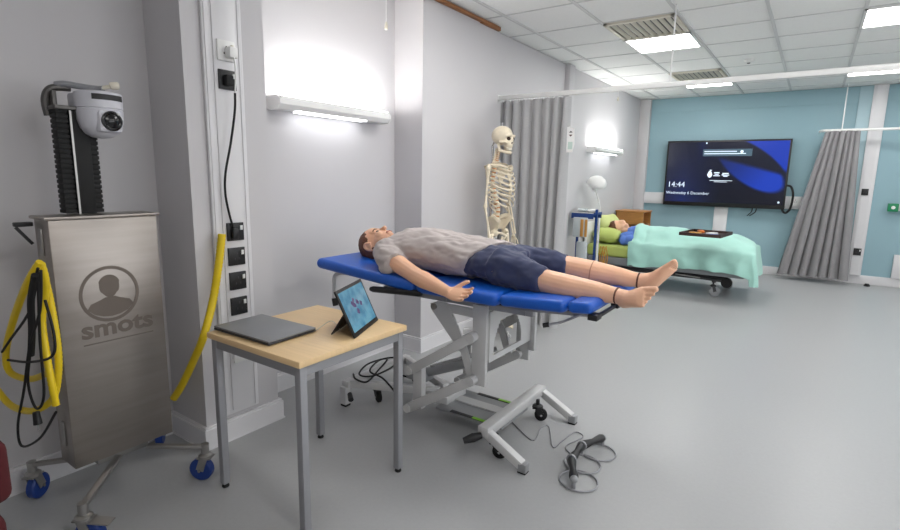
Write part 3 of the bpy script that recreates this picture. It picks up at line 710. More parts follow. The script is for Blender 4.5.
arm((-1.93, 2.515, .94), (-1.665, 2.585, .893), (-1.45, 2.61, .865), (.97, .05, -.03), (0, -.5, .8), -1)
# legs and feet
def foot(an, heel, ball, toe_ax, td, big):
    an, heel, ball = V(an), V(heel), V(ball); ax = V(toe_ax).normalized(); td = V(td).normalized()
    bd.ell(heel, (.034, .032, .034))
    up_ = ax
    bd.tube([heel, heel.lerp(ball, .35), heel.lerp(ball, .7), ball, ball + td * .02], [(.037, .033), (.038, .036), (.03, .041), (.022, .045), (.014, .043)], 16, up=up_)
    bd.tube([an, an.lerp(heel.lerp(ball, .4), .6), heel.lerp(ball, .6)], [.033, .034, .026], 14)
    for k in range(5):
        o_ = (.034, .0115, -.006, -.0225, -.038)[k]; ln = (.05, .046, .042, .037, .03)[k]; r_ = (.0125, .0078, .0074, .0072, .0072)[k]
        b0 = ball + ax * o_ + td * (.012 - .004 * max(0, k - 1))
        bd.tube([b0 - td * .012, b0 + td * ln * .4, b0 + td * ln * .8, b0 + td * ln], [r_, r_, r_ * 1.05, r_ * .7], 10)
def leg(hp, kn, cf, an):
    hp, kn, cf, an = map(V, (hp, kn, cf, an))
    bd.tube([hp, hp.lerp(kn, .5), kn.lerp(hp, .08), kn, kn.lerp(cf, .5), cf, cf.lerp(an, .6), an.lerp(cf, .1), an], [.085, .072, .058, .056, .057, .058, .046, .036, .035], 18)
RA = (-.638, 2.195, .876); LA = (-.632, 2.497, .897)
leg((-1.26, 2.245, .92), (-.98, 2.205, .893), (-.86, 2.2, .881), RA)
leg((-1.26, 2.42, .92), (-.985, 2.475, .925), (-.86, 2.485, .912), LA)
foot(RA, (-.609, 2.19, .862), (-.53, 2.14, .897), (.28, .25, .92), (.86, -.34, .20), 1)
foot(LA, (-.600, 2.50, .876), (-.508, 2.485, .965), (-.25, -.9, .38), (.74, -.06, .58), 1)
body = bd.build('body', M_skin, mn); remesh(body, .0032, 5)
hr = MB(); hr.ell((-2.194, YC, .941), (.096, .083, .098)); hr.ell((-2.156, YC, .908), (.085, .079, .068)); hr.ell((-2.111, YC, .901), (.055, .068, .05))
hro = hr.build('hair', M_hair, mn); remesh(hro, .006, 3, (.002, (30, 90, 90)))
# joints
for an, d_ in ((RA, (1, -.1, -.05)), (LA, (1, .05, -.06))):
    an = V(an); d_ = V(d_).normalized(); u = d_.orthogonal().normalized(); w2 = d_.cross(u)
    MB().tube([an - d_ * .004 + (u * math.cos(a) + w2 * math.sin(a)) * .0335 for a in [2 * PI * k / 28 for k in range(28)]], .0045, 8, closed=True).build('ankle_joint', mat('joint_brown', rgb(96, 52, 38), .6, var=.05), mn)
d_ = (V(LA) - V((-.86, 2.485, .912))).normalized(); c_ = V((-.86, 2.485, .912)) + d_ * .005; u = d_.orthogonal().normalized(); w2 = d_.cross(u)
MB().tube([c_ + (u * math.cos(a) + w2 * math.sin(a)) * .0568 for a in [2 * PI * k / 32 for k in range(32)]], .0028, 6, closed=True).build('calf_seam', mat('seam_tan', rgb(196, 138, 110), .5, var=.03), mn)
# face details
for s_ in (-1, 1): MB().ell((-2.126, YC + s_ * .03, 1.033), (.007, .012, .006)).build('eye', mat('eye_dark', rgb(50, 34, 30), .3, var=.05), mn)
MB().tube([(-2.060, YC - .022, 1.034), (-2.059, YC, 1.040), (-2.060, YC + .022, 1.034)], .0038, 8).build('mouth', mat('lip_rose', rgb(176, 92, 84), .4, var=.05), mn)
for s_ in (-1, 1): MB().tube([(-2.146, YC + s_ * .014, 1.044), (-2.152, YC + s_ * .03, 1.045), (-2.146, YC + s_ * .05, 1.034)], .0035, 6).build('eyebrow', M_hair, mn)
# t-shirt
ts = MB()
SHEAR = lambda mb: [setattr(p, 'x', p.x + max(0, min(1, (p.x + 1.66) / .25)) * (.36 * (p.y - YC) + .50 * (p.z - 1.02))) for p in mb.v]
rings(ts, [(-2.015, YC, .945, .074, .07), (-1.985, YC, .945, .12, .08), (-1.94, YC, .95, .185, .10), (-1.86, YC, .957, .19, .117), (-1.75, YC, .958, .182, .12), (-1.6, YC, .95, .174, .112), (-1.45, YC, .943, .176, .107), (-1.36, YC, .94, .186, .104), (-1.30, YC, .938, .19, .10)])
for s_ in (-1, 1):
    ts.ell((-1.925, YC + s_ * .17, .94), (.075, .07, .075))
    ts.tube([(-1.95, YC + s_ * .16, .945), (-1.87, YC + s_ * .215, .915), (-1.80, YC + s_ * .245, .893)], [.076, .074, .07], 16)
    ts.ell((-1.85, YC + s_ * .24, .882), (.065, .05, .047)); ts.ell((-1.84, YC + s_ * .268, .866), (.048, .032, .028))
SHEAR(ts)
tso = ts.build('t_shirt', M_shirt, mn); remesh(tso, .007, 4, (.011, (11, 20, 20)))
# shorts
sh = MB()
rings(sh, [(-1.48, YC, .937, .162, .096), (-1.39, YC, .935, .17, .095), (-1.33, YC, .932, .182, .098), (-1.22, YC, .928, .182, .096), (-1.15, YC, .922, .17, .08)])
sh.tube([(-1.26, 2.245, .926), (-1.15, 2.23, .915), (-1.05, 2.215, .90), (-.985, 2.205, .892)], [.098, .088, .076, .068], 20)
sh.tube([(-1.26, 2.42, .926), (-1.15, 2.445, .926), (-1.05, 2.462, .926), (-.985, 2.475, .926)], [.098, .088, .076, .068], 20)
sho_ = sh.build('shorts', M_shorts, mn); remesh(sho_, .007, 3, (.012, (14, 17, 17)))

# ------------------------------------------------------------------ foot switch on the floor
fsw = thing('foot_switch', (-.8, 2.3, 0), 'black three-lever foot switch with wire loops on the floor by the couch', 'foot switch')
nd = [px(574, 479, 2, .045), px(571.5, 459, 2, .05), px(582, 445.5, 2, .05), px(603, 437.5, 2, .045)]
for i, (a, b_) in enumerate(zip(nd, nd[1:])):
    MB().tube([a, a.lerp(b_, .12), a.lerp(b_, .5), a.lerp(b_, .88), b_], [.017, .022, .014, .022, .017], 14).build('lever', M_black, fsw)
for a in nd[1:3]: MB().tube([a - V((0, .006, 0)), a + V((0, .006, 0))], .024, 16).build('collar', M_tgrey, fsw)
for a in (nd[0], nd[3]): MB().ell(a, (.018, .018, .018)).build('end_cap', M_frameg, fsw)
for i, (a, b_) in enumerate(zip(nd, nd[1:])):
    c_ = a.lerp(b_, .5) + V((.035, -.01, 0)); r_ = .085
    MB().tube([V((c_.x + r_ * math.cos(t_), c_.y + r_ * math.sin(t_), .006)) for t_ in [2 * PI * k / 32 for k in range(32)]], .0045, 6, closed=True).build('wire_loop', M_tgrey, fsw)
for a in nd: MB().cyl((a.x, a.y, 0), (a.x, a.y, a.z), .01, n=10).build('post', M_tgrey, fsw)
o = thing('foot_switch_lead', (-.95, 2.4, 0), 'thin grey lead snaking on the floor beside the foot switch', 'cable')
MB().tube(spline([px(a, b_, 2, .004) for a, b_ in ((440, 402), (452, 408), (478, 404), (505, 416), (532, 440), (541, 428), (549, 427), (553, 447), (562, 441), (575, 432), (583, 437), (566, 446), (572, 455))], 8), .0032, 6).build('lead', M_tgrey, o)

# ------------------------------------------------------------------ skeleton
fdir = (right * .80 - fwd * .60); fdir.z = 0; fdir.normalize()
SKP = px(501, 200, 1, 3.80); SKP.z = 0
sk = thing('skeleton_model', SKP, 'full size ivory skeleton model standing at the column behind the couch', 'skeleton', rz=math.atan2(fdir.y, fdir.x) - PI / 2)
def SB(mb, name, m=M_bone, parent=None, vox=0, sm=2):
    o_ = mb.build(name, m, parent or sk, local=True)
    if vox: remesh(o_, vox, sm)
    return o_
S0 = .075
# local: +y forward, x lateral, z up
s = MB(); s.ell((0, -.01, 1.70), (.072, .092, .078)); s.ell((0, .045, 1.655), (.054, .042, .05)); s.ell((0, .06, 1.62), (.034, .028, .03))
for q in (-1, 1): s.tube([(q * .062, .0, 1.645), (q * .068, .03, 1.645), (q * .05, .068, 1.642)], .009, 8); s.tube([(q * .012, .082, 1.69), (q * .036, .086, 1.70), (q * .058, .066, 1.69)], .009, 8)
s.ell((0, .088, 1.665), (.008, .012, .018))
skl = SB(s, 'skull', vox=.006)
e = MB()
for q in (-1, 1): e.ell((q * .031, .070, 1.672), (.017, .016, .016))
e.ell((0, .080, 1.643), (.009, .010, .013)); SB(e, 'eye_sockets', mat('socket_dark', rgb(52, 40, 30), .8, var=.1), skl)
j = MB(); 
j.tube(spline([(-.05, -.01, 1.635), (-.05, .0, 1.585), (-.035, .05, 1.567), (0, .075, 1.562), (.035, .05, 1.567), (.05, .0, 1.585), (.05, -.01, 1.635)], 5), [(.008, .014)] * 31, 8)
SB(j, 'jaw', vox=.005)
tt = MB()
for k in range(12):
    a = -1.1 + 2.2 * k / 11
    for z in (1.600, 1.588): tt.box(-.003, .003, -.003, .003, -.005, .005, 0, Matrix.Translation(V((math.sin(a) * .032, .04 + math.cos(a) * .038, z))))
SB(tt, 'teeth', mat('tooth_white', rgb(238, 232, 215), .4, var=.02))
SPK = spline([(0, -.055, 1.0), (0, -.03, 1.09), (0, -.05, 1.19), (0, -.085, 1.32), (0, -.07, 1.45), (0, -.045, 1.53), (0, -.03, 1.60)], 10)
def spine(t):      # t 0 (sacrum) .. 1 (atlas)
    f = max(0, min(.9999, t)) * (len(SPK) - 1); i = int(f); return SPK[i].lerp(SPK[i + 1], f - i)
for nm, t0, t1, n_, r in (('lumbar_spine', 0, .27, 5, .024), ('thoracic_spine', .27, .78, 12, .018), ('cervical_spine', .78, 1.0, 7, .013)):
    vt = MB(); dc = MB()
    for k in range(n_):
        a, b_ = spine(t0 + (t1 - t0) * k / n_), spine(t0 + (t1 - t0) * (k + .72) / n_); c = spine(t0 + (t1 - t0) * (k + 1) / n_)
        vt.cyl(a, b_, r, r * .95, 12); dc.cyl(b_, c, r * 1.04, n=12)
        m_ = (a + b_) / 2; vt.bar(m_, m_ + V((0, -.04, -.012)), .008, .012); vt.bar(m_ + V((-.03, -.015, 0)), m_ + V((.03, -.015, 0)), .008, .008)
    sp = SB(vt, nm); SB(dc, 'discs', M_disc, sp)
# ribs
for k in range(11):
    t_ = .765 - .042 * k; p0 = spine(t_); wd = (.055, .085, .105, .118, .128, .133, .135, .132, .125, .112, .095)[k]; dp = (.10, .135, .155, .17, .18, .185, .185, .18, .165, .13, .09)[k]
    dr = .05 + .012 * k
    for q in (-1, 1):
        pts = []
        end = 1.0 if k < 7 else (.88 if k < 9 else .62)
        for i in range(15):
            u = i / 14 * end; a = PI * u
            x = q * (wd * math.sin(a) * (1 if u < .5 else 1) + .012 * (1 - u)); y = p0.y - .025 * math.sin(a * 2 if u < .5 else PI) + dp * (1 - math.cos(a)) / 2
            z = p0.z - dr * u * 1.1 + (.06 * max(0, u - .75) if k > 4 else 0); pts.append((x, y, z))
        rb = MB(); rb.tube(pts, [(.0038, .0068)] * len(pts), 7, up=(0, 0, 1)); SB(rb, 'rib')
st = MB(); st.tube([(0, .045, 1.43), (0, .062, 1.39), (0, .085, 1.32), (0, .095, 1.26), (0, .092, 1.235)], [(.026, .008), (.018, .008), (.017, .007), (.016, .006), (.006, .005)], 10, up=(0, 1, 0)); SB(st, 'sternum')
for q in (-1, 1):
    c = MB(); c.tube(spline([(q * .02, .045, 1.435), (q * .07, .055, 1.45), (q * .12, .02, 1.46), (q * .165, -.01, 1.465)], 4), .007, 8); SB(c, 'clavicle')
    c = MB(); c.prism([(q * .06, 1.45), (q * .15, 1.44), (q * .16, 1.40), (q * .10, 1.30), (q * .075, 1.33)], lambda u, v, h: (u, h - .095 + abs(u) * .25, v), -.004, .004); c.tube([(q * .07, -.10, 1.42), (q * .13, -.085, 1.45), (q * .17, -.02, 1.463)], .008, 8); SB(c, 'scapula')
    S_ = V((q * .175, -.02, 1.435)); E_ = V((q * .19, -.03, 1.125)); W_ = V((q * .195, .02, .885))
    c = MB(); c.ell(S_, (.022, .022, .022)); c.tube([S_, S_.lerp(E_, .12), S_.lerp(E_, .5), S_.lerp(E_, .9), E_], [.016, .012, .0095, .011, .02], 10); SB(c, 'humerus')
    c = MB(); c.tube([E_ + V((q * .01, .008, -.01)), E_.lerp(W_, .5) + V((q * .014, .01, 0)), W_ + V((q * .014, .006, 0))], [.009, .007, .012], 9); SB(c, 'radius')
    c = MB(); c.tube([E_ + V((-q * .008, -.012, .015)), E_.lerp(W_, .5) + V((-q * .01, -.004, 0)), W_ + V((-q * .01, 0, 0))], [.012, .007, .007], 9); SB(c, 'ulna')
    c = MB(); c.ell(W_ + V((0, 0, -.015)), (.02, .014, .014))
    for f_ in range(4):
        o_ = -.022 + .015 * f_; c.tube([W_ + V((0, o_ * .6, -.02)), W_ + V((0, o_, -.08)), W_ + V((0, o_ * 1.1, -.115)), W_ + V((-q * .008, o_ * 1.1, -.165 + abs(f_ - 1.5) * .008))], [.005, .0045, .006, .003], 7)
    c.tube([W_ + V((0, .012, -.02)), W_ + V((0, .04, -.055)), W_ + V((0, .055, -.10))], [.005, .005, .0035], 7); SB(c, 'hand')
    # leg
    H = V((q * .09, 0, .905)); K = V((q * .085, .01, .50)); A_ = V((q * .085, -.01, .12 + .03))
    c = MB(); c.ell(H, (.023, .023, .023)); c.tube([H, H + V((q * .04, -.005, -.015)), H + V((q * .045, -.005, -.06)), H.lerp(K, .5) + V((q * .02, .012, 0)), K + V((0, 0, .04)), K], [.014, .017, .017, .0125, .018, .03], 12); SB(c, 'femur')
    c = MB(); c.tube([K + V((0, 0, -.02)), K + V((0, 0, -.06)), K.lerp(A_, .6), A_], [.03, .018, .0115, .018], 12); SB(c, 'tibia')
    c = MB(); c.tube([K + V((q * .03, -.012, -.04)), K.lerp(A_, .5) + V((q * .03, -.01, 0)), A_ + V((q * .025, 0, -.005))], [.009, .006, .009], 8); SB(c, 'fibula')
    c = MB(); c.ell(K + V((0, .035, .005)), (.018, .009, .02)); SB(c, 'patella')
    c = MB(); c.ell(A_ + V((0, -.03, -.05)), (.018, .028, .02)); c.ell(A_ + V((0, .01, -.03)), (.02, .03, .018))
    for f_ in range(5): c.tube([A_ + V((q * (-.015 + .009 * f_), .03, -.035)), A_ + V((q * (-.022 + .014 * f_), .09, -.058)), A_ + V((q * (-.025 + .016 * f_), .135 - .008 * f_, -.066))], [.008, .006, .005], 7)
    SB(c, 'foot')
pv = MB()
for q in (-1, 1):
    pts = []
    for i in range(11):
        a = -.5 + 2.5 * i / 10; pts.append((q * (.045 + .075 * math.sin(a * .9 + .35)), -.07 + .125 * (i / 10) + .0, 1.005 + .045 * math.sin(i / 10 * PI) + .0))
    pv.tube(pts, [(.008, .02)] * 11, 8, up=(0, 0, 1))
    # wing of the ilium
    G = []
    for i in range(7):
        u = i / 6
        for j_ in range(5):
            v_ = j_ / 4
            G.append((q * (.045 + .03 * v_ + .055 * math.sin(u * PI * .75 + .5) * (.35 + .65 * v_)), -.07 + .13 * u * (.55 + .45 * v_) + .01 * (1 - v_), .93 + .10 * v_ + .025 * math.sin(u * PI) * v_))
    for side in (0, 1):
        off = len(pv.v); pv.v += [V(p) + V((q * .004 * (1 if side else -1), 0, 0)) for p in G]
        pv.f += [(off + i * 5 + j_, off + (i + 1) * 5 + j_, off + (i + 1) * 5 + j_ + 1, off + i * 5 + j_ + 1) for i in range(6) for j_ in range(4)]
    pv.ell((q * .085, .0, .91), (.03, .032, .032))
    pv.tube(spline([(q * .07, .02, .915), (q * .045, .05, .905), (q * .01, .06, .885), (q * .035, .04, .85), (q * .055, -.01, .83), (q * .075, -.02, .87)], 4), .0105, 9)
pvo = SB(pv, 'pelvis'); remesh(pvo, .0055, 2)
sc_ = MB(); sc_.tube([(0, -.05, 1.0), (0, -.075, .95), (0, -.085, .90), (0, -.07, .86)], [(.05, .02), (.04, .018), (.022, .014), (.008, .008)], 12, up=(0, 1, 0)); SB(sc_, 'sacrum')
po = MB(); po.cyl((0, -.10, .05), (0, -.10, 1.62), .011, n=12); po.cyl((0, -.10, 1.62), (0, -.01, 1.785), .006, n=8); po.cyl((0, -.01, 1.775), (0, -.01, 1.80), .008, n=10)
po.cyl((0, -.10, .98), (0, -.06, .98), .007, n=8); SB(po, 'stand_pole', M_chrome)
bs2 = MB()
for k in range(5):
    a = 2 * PI * k / 5 + .4; bs2.bar((0, -.10, .06), (.21 * math.cos(a), -.10 + .21 * math.sin(a), .05), .025, .018)
    bs2.lathe([(.01, -.009), (.022, -.009), (.022, .009), (.01, .009)], (.21 * math.cos(a), -.10 + .21 * math.sin(a), .0225), (-math.sin(a), math.cos(a), 0), 14)
SB(bs2, 'stand_base', M_frame)

# ------------------------------------------------------------------ curtains and rails
r1 = thing('curtain_rail', (-1, 4.29, 2.07), 'long white curtain rail crossing the room above the skeleton', 'curtain rail')
MB().box(-2.465, 2.9, 4.275, 4.305, 2.058, 2.095, .004).build('track', M_plwhite, r1)
for x in (-.98, .6, 2.2): MB().cyl((x, 4.29, 2.09), (x, 4.29, HC + .004), .0065, n=10).build('hanging_rod', M_plwhite, r1)
MB().box(-2.465, -2.45, 4.26, 4.32, 2.045, 2.105, .004).build('wall_bracket', M_plwhite, r1)
def curtain_mesh(x0t, x1t, x0b, x1b, yt, yb, zt, zb, folds, amp_t, amp_b, seed, skew=0):
    rn = random.Random(seed); NX = folds * 12; NZ = 26; front = []
    ph = [rn.uniform(-.5, .5) for _ in range(folds + 2)]; am = [rn.uniform(.65, 1.15) for _ in range(folds + 2)]
    for j in range(NZ + 1):
        t_ = j / NZ; z = zt + (zb - zt) * t_
        for i in range(NX + 1):
            u = i / NX; c = u * folds; k = int(min(c, folds - 1e-6)); f_ = c - k
            a_ = am[k] * (1 - f_) + am[k + 1] * f_
            wv = math.sin(2 * PI * c + ph[k] * (1 - f_) + ph[k + 1] * f_ + .5 * math.sin(t_ * 3 + k))
            A_ = amp_t + (amp_b - amp_t) * t_
            x = (x0t + (x1t - x0t) * u) * (1 - t_) + (x0b + (x1b - x0b) * u) * t_ + .3 * A_ * math.cos(2 * PI * c)
            front.append(V((x, yt + (yb - yt) * t_ + A_ * a_ * wv, z + .012 * skew * math.sin(u * 3))))
    mb = MB(); n_ = len(front); mb.v = front + [p + V((0, .005, 0)) for p in front]
    W_ = NX + 1
    for j in range(NZ):
        for i in range(NX):
            a = j * W_ + i; mb.f.append((a, a + W_, a + W_ + 1, a + 1)); mb.f.append((n_ + a, n_ + a + 1, n_ + a + W_ + 1, n_ + a + W_))
    for i in range(NX):
        a = i; mb.f.append((a, a + 1, n_ + a + 1, n_ + a)); a = NZ * W_ + i; mb.f.append((a, n_ + a, n_ + a + 1, a + 1))
    for j in range(NZ):
        a = j * W_; mb.f.append((a, n_ + a, n_ + a + W_, a + W_)); a = j * W_ + NX; mb.f.append((a, a + W_, n_ + a + W_, n_ + a))
    return mb
c1 = thing('privacy_curtain', (-2.1, 4.29, 0), 'grey pleated curtain gathered at the wall behind the skeleton', 'curtain')
curtain_mesh(-2.44, -1.765, -2.42, -1.775, 4.29, 4.26, 2.045, .03, 7, .032, .04, 4).build('cloth', M_curt, c1, smooth=60)
hk = MB()
for k in range(15): hk.cyl((-2.43 + .047 * k, 4.29, 2.035), (-2.43 + .047 * k, 4.29, 2.06), .005, n=6)
hk.build('glider_hooks', M_plwhite, c1)
p0 = px(571, 137, 1, 4.215)
SGN = MB().prism([(p0.x - .032, p0.z - .125), (p0.x + .02, p0.z - .125), (p0.x + .034, p0.z - .06), (p0.x + .030, p0.z + .06), (p0.x - .01, p0.z + .085), (p0.x - .034, p0.z + .08)], lambda u, v, h: (u, h, v), 4.206, 4.214).build('sign_card', M_plwhite, c1)
for dz, m_ in ((.035, M_black), (.018, M_red)): MB().prism([(p0.x - .016, p0.z + dz), (p0.x + .016, p0.z + dz), (p0.x, p0.z + dz + .015)] if dz > .03 else [(p0.x - .016, p0.z + dz), (p0.x + .016, p0.z + dz), (p0.x, p0.z + dz - .015)], lambda u, v, h: (u, h, v), 4.2045, 4.2065).build('sign_mark', m_, SGN)
MB().box(p0.x - .02, p0.x + .02, 4.2045, 4.2065, p0.z - .10, p0.z - .04).build('panel', mat('pale_green_card', rgb(190, 208, 200), .5, var=.02), SGN)
YR = 8.72
r2 = thing('curtain_rail', (.8, YR, 2.03), 'white curtain rail with a curved end at far right before the blue wall', 'curtain rail')
MB().tube(spline([(-.02, YR + .15, 2.055), (0, YR + .05, 2.055), (.06, YR, 2.055), (.3, YR, 2.055), (1.2, YR, 2.055), (2.9, YR, 2.055)], 6), .017, 10).build('track', M_plwhite, r2)
MB().cyl((.215, YR, 2.06), (.215, YR, HC + .004), .007, n=10).build('hanging_rod', M_plwhite, r2)
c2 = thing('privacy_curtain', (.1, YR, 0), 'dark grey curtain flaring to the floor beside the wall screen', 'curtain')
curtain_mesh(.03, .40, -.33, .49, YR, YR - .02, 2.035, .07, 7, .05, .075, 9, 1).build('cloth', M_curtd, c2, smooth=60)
hk = MB()
for k in range(9): hk.cyl((.05 + .042 * k, YR, 2.02), (.05 + .042 * k, YR, 2.05), .005, n=6)
hk.build('glider_hooks', M_plwhite, c2)

# ------------------------------------------------------------------ wall screen
tv = thing('wall_screen', (-1.15, 8.93, .97), 'large black wall mounted screen showing a blue lock screen', 'screen')
TVx0, TVx1, TVz0, TVz1, TVy = -1.982, -.322, .975, 1.972, 8.885
MB().box(TVx0, TVx1, TVy, TVy + .065, TVz0, TVz1, .006).build('housing', M_black, tv)
MB().box(-1.5, -.8, TVy + .065, YW - .05, 1.2, 1.8).build('wall_mount', M_dark, tv)
MB().box(TVx0 + .3, TVx1 - .3, TVy + .065, YW - .056, 1.04, 1.11).build('wall_spacer', M_dark, tv)
sx0, sx1, sz0, sz1 = TVx0 + .025, TVx1 - .025, TVz0 + .06, TVz1 - .025
NX, NZ = 150, 86; sv = MB(); cols = []
for j in range(NZ + 1):
    for i in range(NX + 1):
        u, v_ = i / NX, j / NZ; sv.v.append(V((sx0 + (sx1 - sx0) * u, TVy - .0015, sz0 + (sz1 - sz0) * v_)))
        base = V((14, 20, 44)) * (.7 + .35 * v_) + V((14, 24, 66)) * max(0, 1 - abs(u - .15) * 3) * (1 - v_)
        # blue petal: lens between two arcs
        uu, vv = u * 1.72, v_
        cx_, cz_ = 1.22, .60; dx, dz = uu - cx_, vv - cz_
        ca, sa = math.cos(.66), math.sin(.66); a = dx * ca - dz * sa; b_ = dx * sa + dz * ca
        e_ = (a / .62) ** 2 + (b_ / .27) ** 2
        if e_ < 1:
            cut = (.74 - (u - .45) * .5) - v_
            f_ = min(1, (1 - e_) * 4) * (.35 + .65 * min(1, max(0, (a + .5) / .8))) * min(1, max(0, .5 + cut * 16))
            base = base.lerp(V((22, 66, 196)), f_)
        dx2, dz2 = uu - 1.62, vv - 1.02; e2 = (dx2 / .72) ** 2 + (dz2 / .56) ** 2
        if e2 < 1: base = base.lerp(V((20, 62, 190)), min(1, max(0, (e_ - 1.1) * 5)) * min(1, (1 - e2) * 3))
        if .24 < u < .36 and v_ > .6: base = base.lerp(V((14, 34, 96)), .5 * (1 - abs(u - .3) / .06) * min(1, (v_ - .6) * 3))
        cols.append((lin(base.x), lin(base.y), lin(base.z), 1))
W_ = NX + 1
for j in range(NZ):
    for i in range(NX): a = j * W_ + i; sv.f.append((a, a + 1, a + W_ + 1, a + W_))
so = sv.build('screen', None, tv, fixn=False)
ca_ = so.data.color_attributes.new('picture', 'FLOAT_COLOR', 'POINT')
for k, c in enumerate(cols): ca_.data[k].color = c
M_scr = bpy.data.materials.new('screen_picture'); M_scr.use_nodes = True; nt = M_scr.node_tree; bs = nt.nodes['Principled BSDF']
bs.inputs['Base Color'].default_value = (.004, .004, .005, 1); bs.inputs['Roughness'].default_value = .22
at_ = nt.nodes.new('ShaderNodeVertexColor'); at_.layer_name = 'picture'; nt.links.new(at_.outputs[0], bs.inputs['Emission Color']); bs.inputs['Emission Strength'].default_value = .62
so.data.materials.append(M_scr)
ft_ = lambda ox, oz, k=1: (lambda u, v, h: (ox + u * k, TVy - .003 - h, oz + v))
tx = MB(); text_add(tx, '14:44', .118, ft_(-1.935, 1.262), .001, bold=0); tx.build('clock_text', M_ltext, tv, smooth=0)
tx = MB(); text_add(tx, 'Wednesday 6 December', .062, ft_(-1.945, 1.152), .001, bold=0); tx.build('date_text', M_ltext, tv, smooth=0)
cr = MB()
cr.prism([(-1.335 + .035 * math.cos(a) * (1 if math.sin(a) < .3 else .8), 1.465 + .052 * math.sin(a)) for a in [2 * PI * k / 20 for k in range(20)]], lambda u, v, h: (u, h, v), TVy - .004, TVy - .0025)
for (x, z, w2, h2) in ((-1.325, 1.525, .03, .012), (-1.24, 1.488, .075, .016), (-1.24, 1.465, .055, .013), (-1.24, 1.443, .09, .012), (-1.12, 1.478, .085, .016), (-1.12, 1.455, .10, .013), (-1.12, 1.437, .06, .012), (-1.155, 1.462, .03, .005)):
    cr.box(x - w2 / 2, x + w2 / 2, TVy - .004, TVy - .0025, z - h2 / 2, z + h2 / 2)
for x0_, x1_, z in ((-1.33, -1.02, 1.372), (-1.27, -1.09, 1.352)): cr.box(x0_, x1_, TVy - .004, TVy - .0025, z - .004, z + .004)
cr.build('crest_logo', M_ltext, tv, smooth=0)
MB().box(-1.46, -.80, TVy - .003, TVy - .002, 1.735, 1.84).build('notice_banner', mat('banner_grey', rgb(50, 70, 84), .5, emit=rgb(58, 82, 98), estr=.55), tv)
bl = MB()
for z, x1_ in ((1.805, -1.0), (1.772, -.88)): bl.box(-1.44, x1_, TVy - .004, TVy - .003, z - .006, z + .006)
bl.lathe([(.022, 0), (.022, .001)], (-.935, TVy - .003, 1.80), (0, -1, 0)); bl.lathe([(.012, 0), (.012, .001)], (-1.42, TVy - .003, 1.93), (0, -1, 0))
bl.build('notice_text', M_ltext, tv, smooth=0)
MB().lathe([(.014, 0), (.014, .001)], (-.40, TVy - .003, 1.075), (0, -1, 0)).build('corner_icon', M_ltext, tv)
MB().tube(spline([(-.33, TVy + .01, 1.32), (-.27, TVy + .0, 1.30), (-.235, TVy, 1.18), (-.25, TVy, 1.0), (-.30, TVy + .01, .93), (-.345, TVy + .03, .97), (-.33, TVy + .05, 1.02)], 8), .015, 8).build('cable_loop', M_rubber, tv)
for dx in (0, .05): MB().tube(spline([(-.72 + dx, TVy + .04, .98), (-.73 + dx, TVy + .04, .92), (-.78 + dx * .6, TVy + .04, .86)], 5), .007, 6).build('loose_cable', M_rubber, tv)
socket(None, 1.10, False, 'white socket plate on the blue wall right of the screen', xw=YW - .051, face='y', X=-.2, w_=.13, h=.13, sw=False)
socket(None, 1.255, True, 'upper black socket on the white trunking at far right', xw=YW - .067, face='y', X=.565, w_=.075, h=.085, sw=False)
socket(None, .445, True, 'lower black socket on the white trunking at far right', xw=YW - .067, face='y', X=.58, w_=.085, h=.095)
o = thing('exit_button', (.875, YW - .05, 1.08), 'small green push button box at the right edge of the blue wall', 'button')
MB().box(.825, .935, YW - .10, YW - .05, 1.01, 1.115, .006).build('box', M_exit, o)
MB().lathe([(.022, 0), (.022, .004), (.018, .009)], (.88, YW - .10, 1.062), (0, -1, 0)).build('push_plate', M_plwhite, o)
o = thing('door_stop', (.73, 8.93, 0), 'small black door stop on the floor at the foot of the blue wall', 'door stop')
MB().lathe([(.035, 0), (.035, .012), (.024, .03), (.02, .034)], (.73, 8.86, 0)).build('stop', M_rubber, o)

# ------------------------------------------------------------------ hospital bed, bedding and patient
bed = thing('hospital_bed', (-1.45, 7.1, 0), 'grey hospital bed with lime green sheet against the left wall', 'bed')
MB().box(-2.38, -.54, 6.65, 7.55, .27, .37, .012).build('bed_frame', M_bedgrey, bed)
MB().box(-2.30, -.75, 6.85, 7.35, .18, .23, .006).build('under_frame', M_dark, bed)
MB().box(-2.40, -.52, 6.66, 7.54, .37, .52, .04, seg=4).build('mattress', M_green, bed)
MB().box(-2.44, -2.40, 6.65, 7.55, .25, .80, .02).build('headboard', M_plwhite, bed)
for x in (-2.05, -1.3, -.85):
    for y in (6.95, 7.25): MB().bar((x, y, .2), (x, y, .28), .03, .03).build('support', M_dark, bed)
for x, y, a in ((-.86, 6.78, .4), (-.80, 7.38, .2), (-2.12, 6.78, .3), (-2.12, 7.38, .1)):
    castor(bed, x, y, .062, M_frameg, M_dark, .035, a, .20)
    MB().bar((x, y, .185), (x, 7.1, .19), .04, .03).build('castor_beam', M_dark, bed)
MB().lathe([(.02, -.02), (.06, -.02), (.06, .02), (.02, .02)], (-.72, 6.76, .19), (0, 1, 0), 20).build('bed_wheel', M_rubber, bed)
MB().bar((-1.2, 6.76, .215), (-.74, 6.76, .20), .03, .02).build('brake_bar', M_dark, bed)
MB().bar((-1.28, 6.72, .235), (-1.0, 6.70, .225), .02, .012).build('brake_lever', M_zinc, bed)
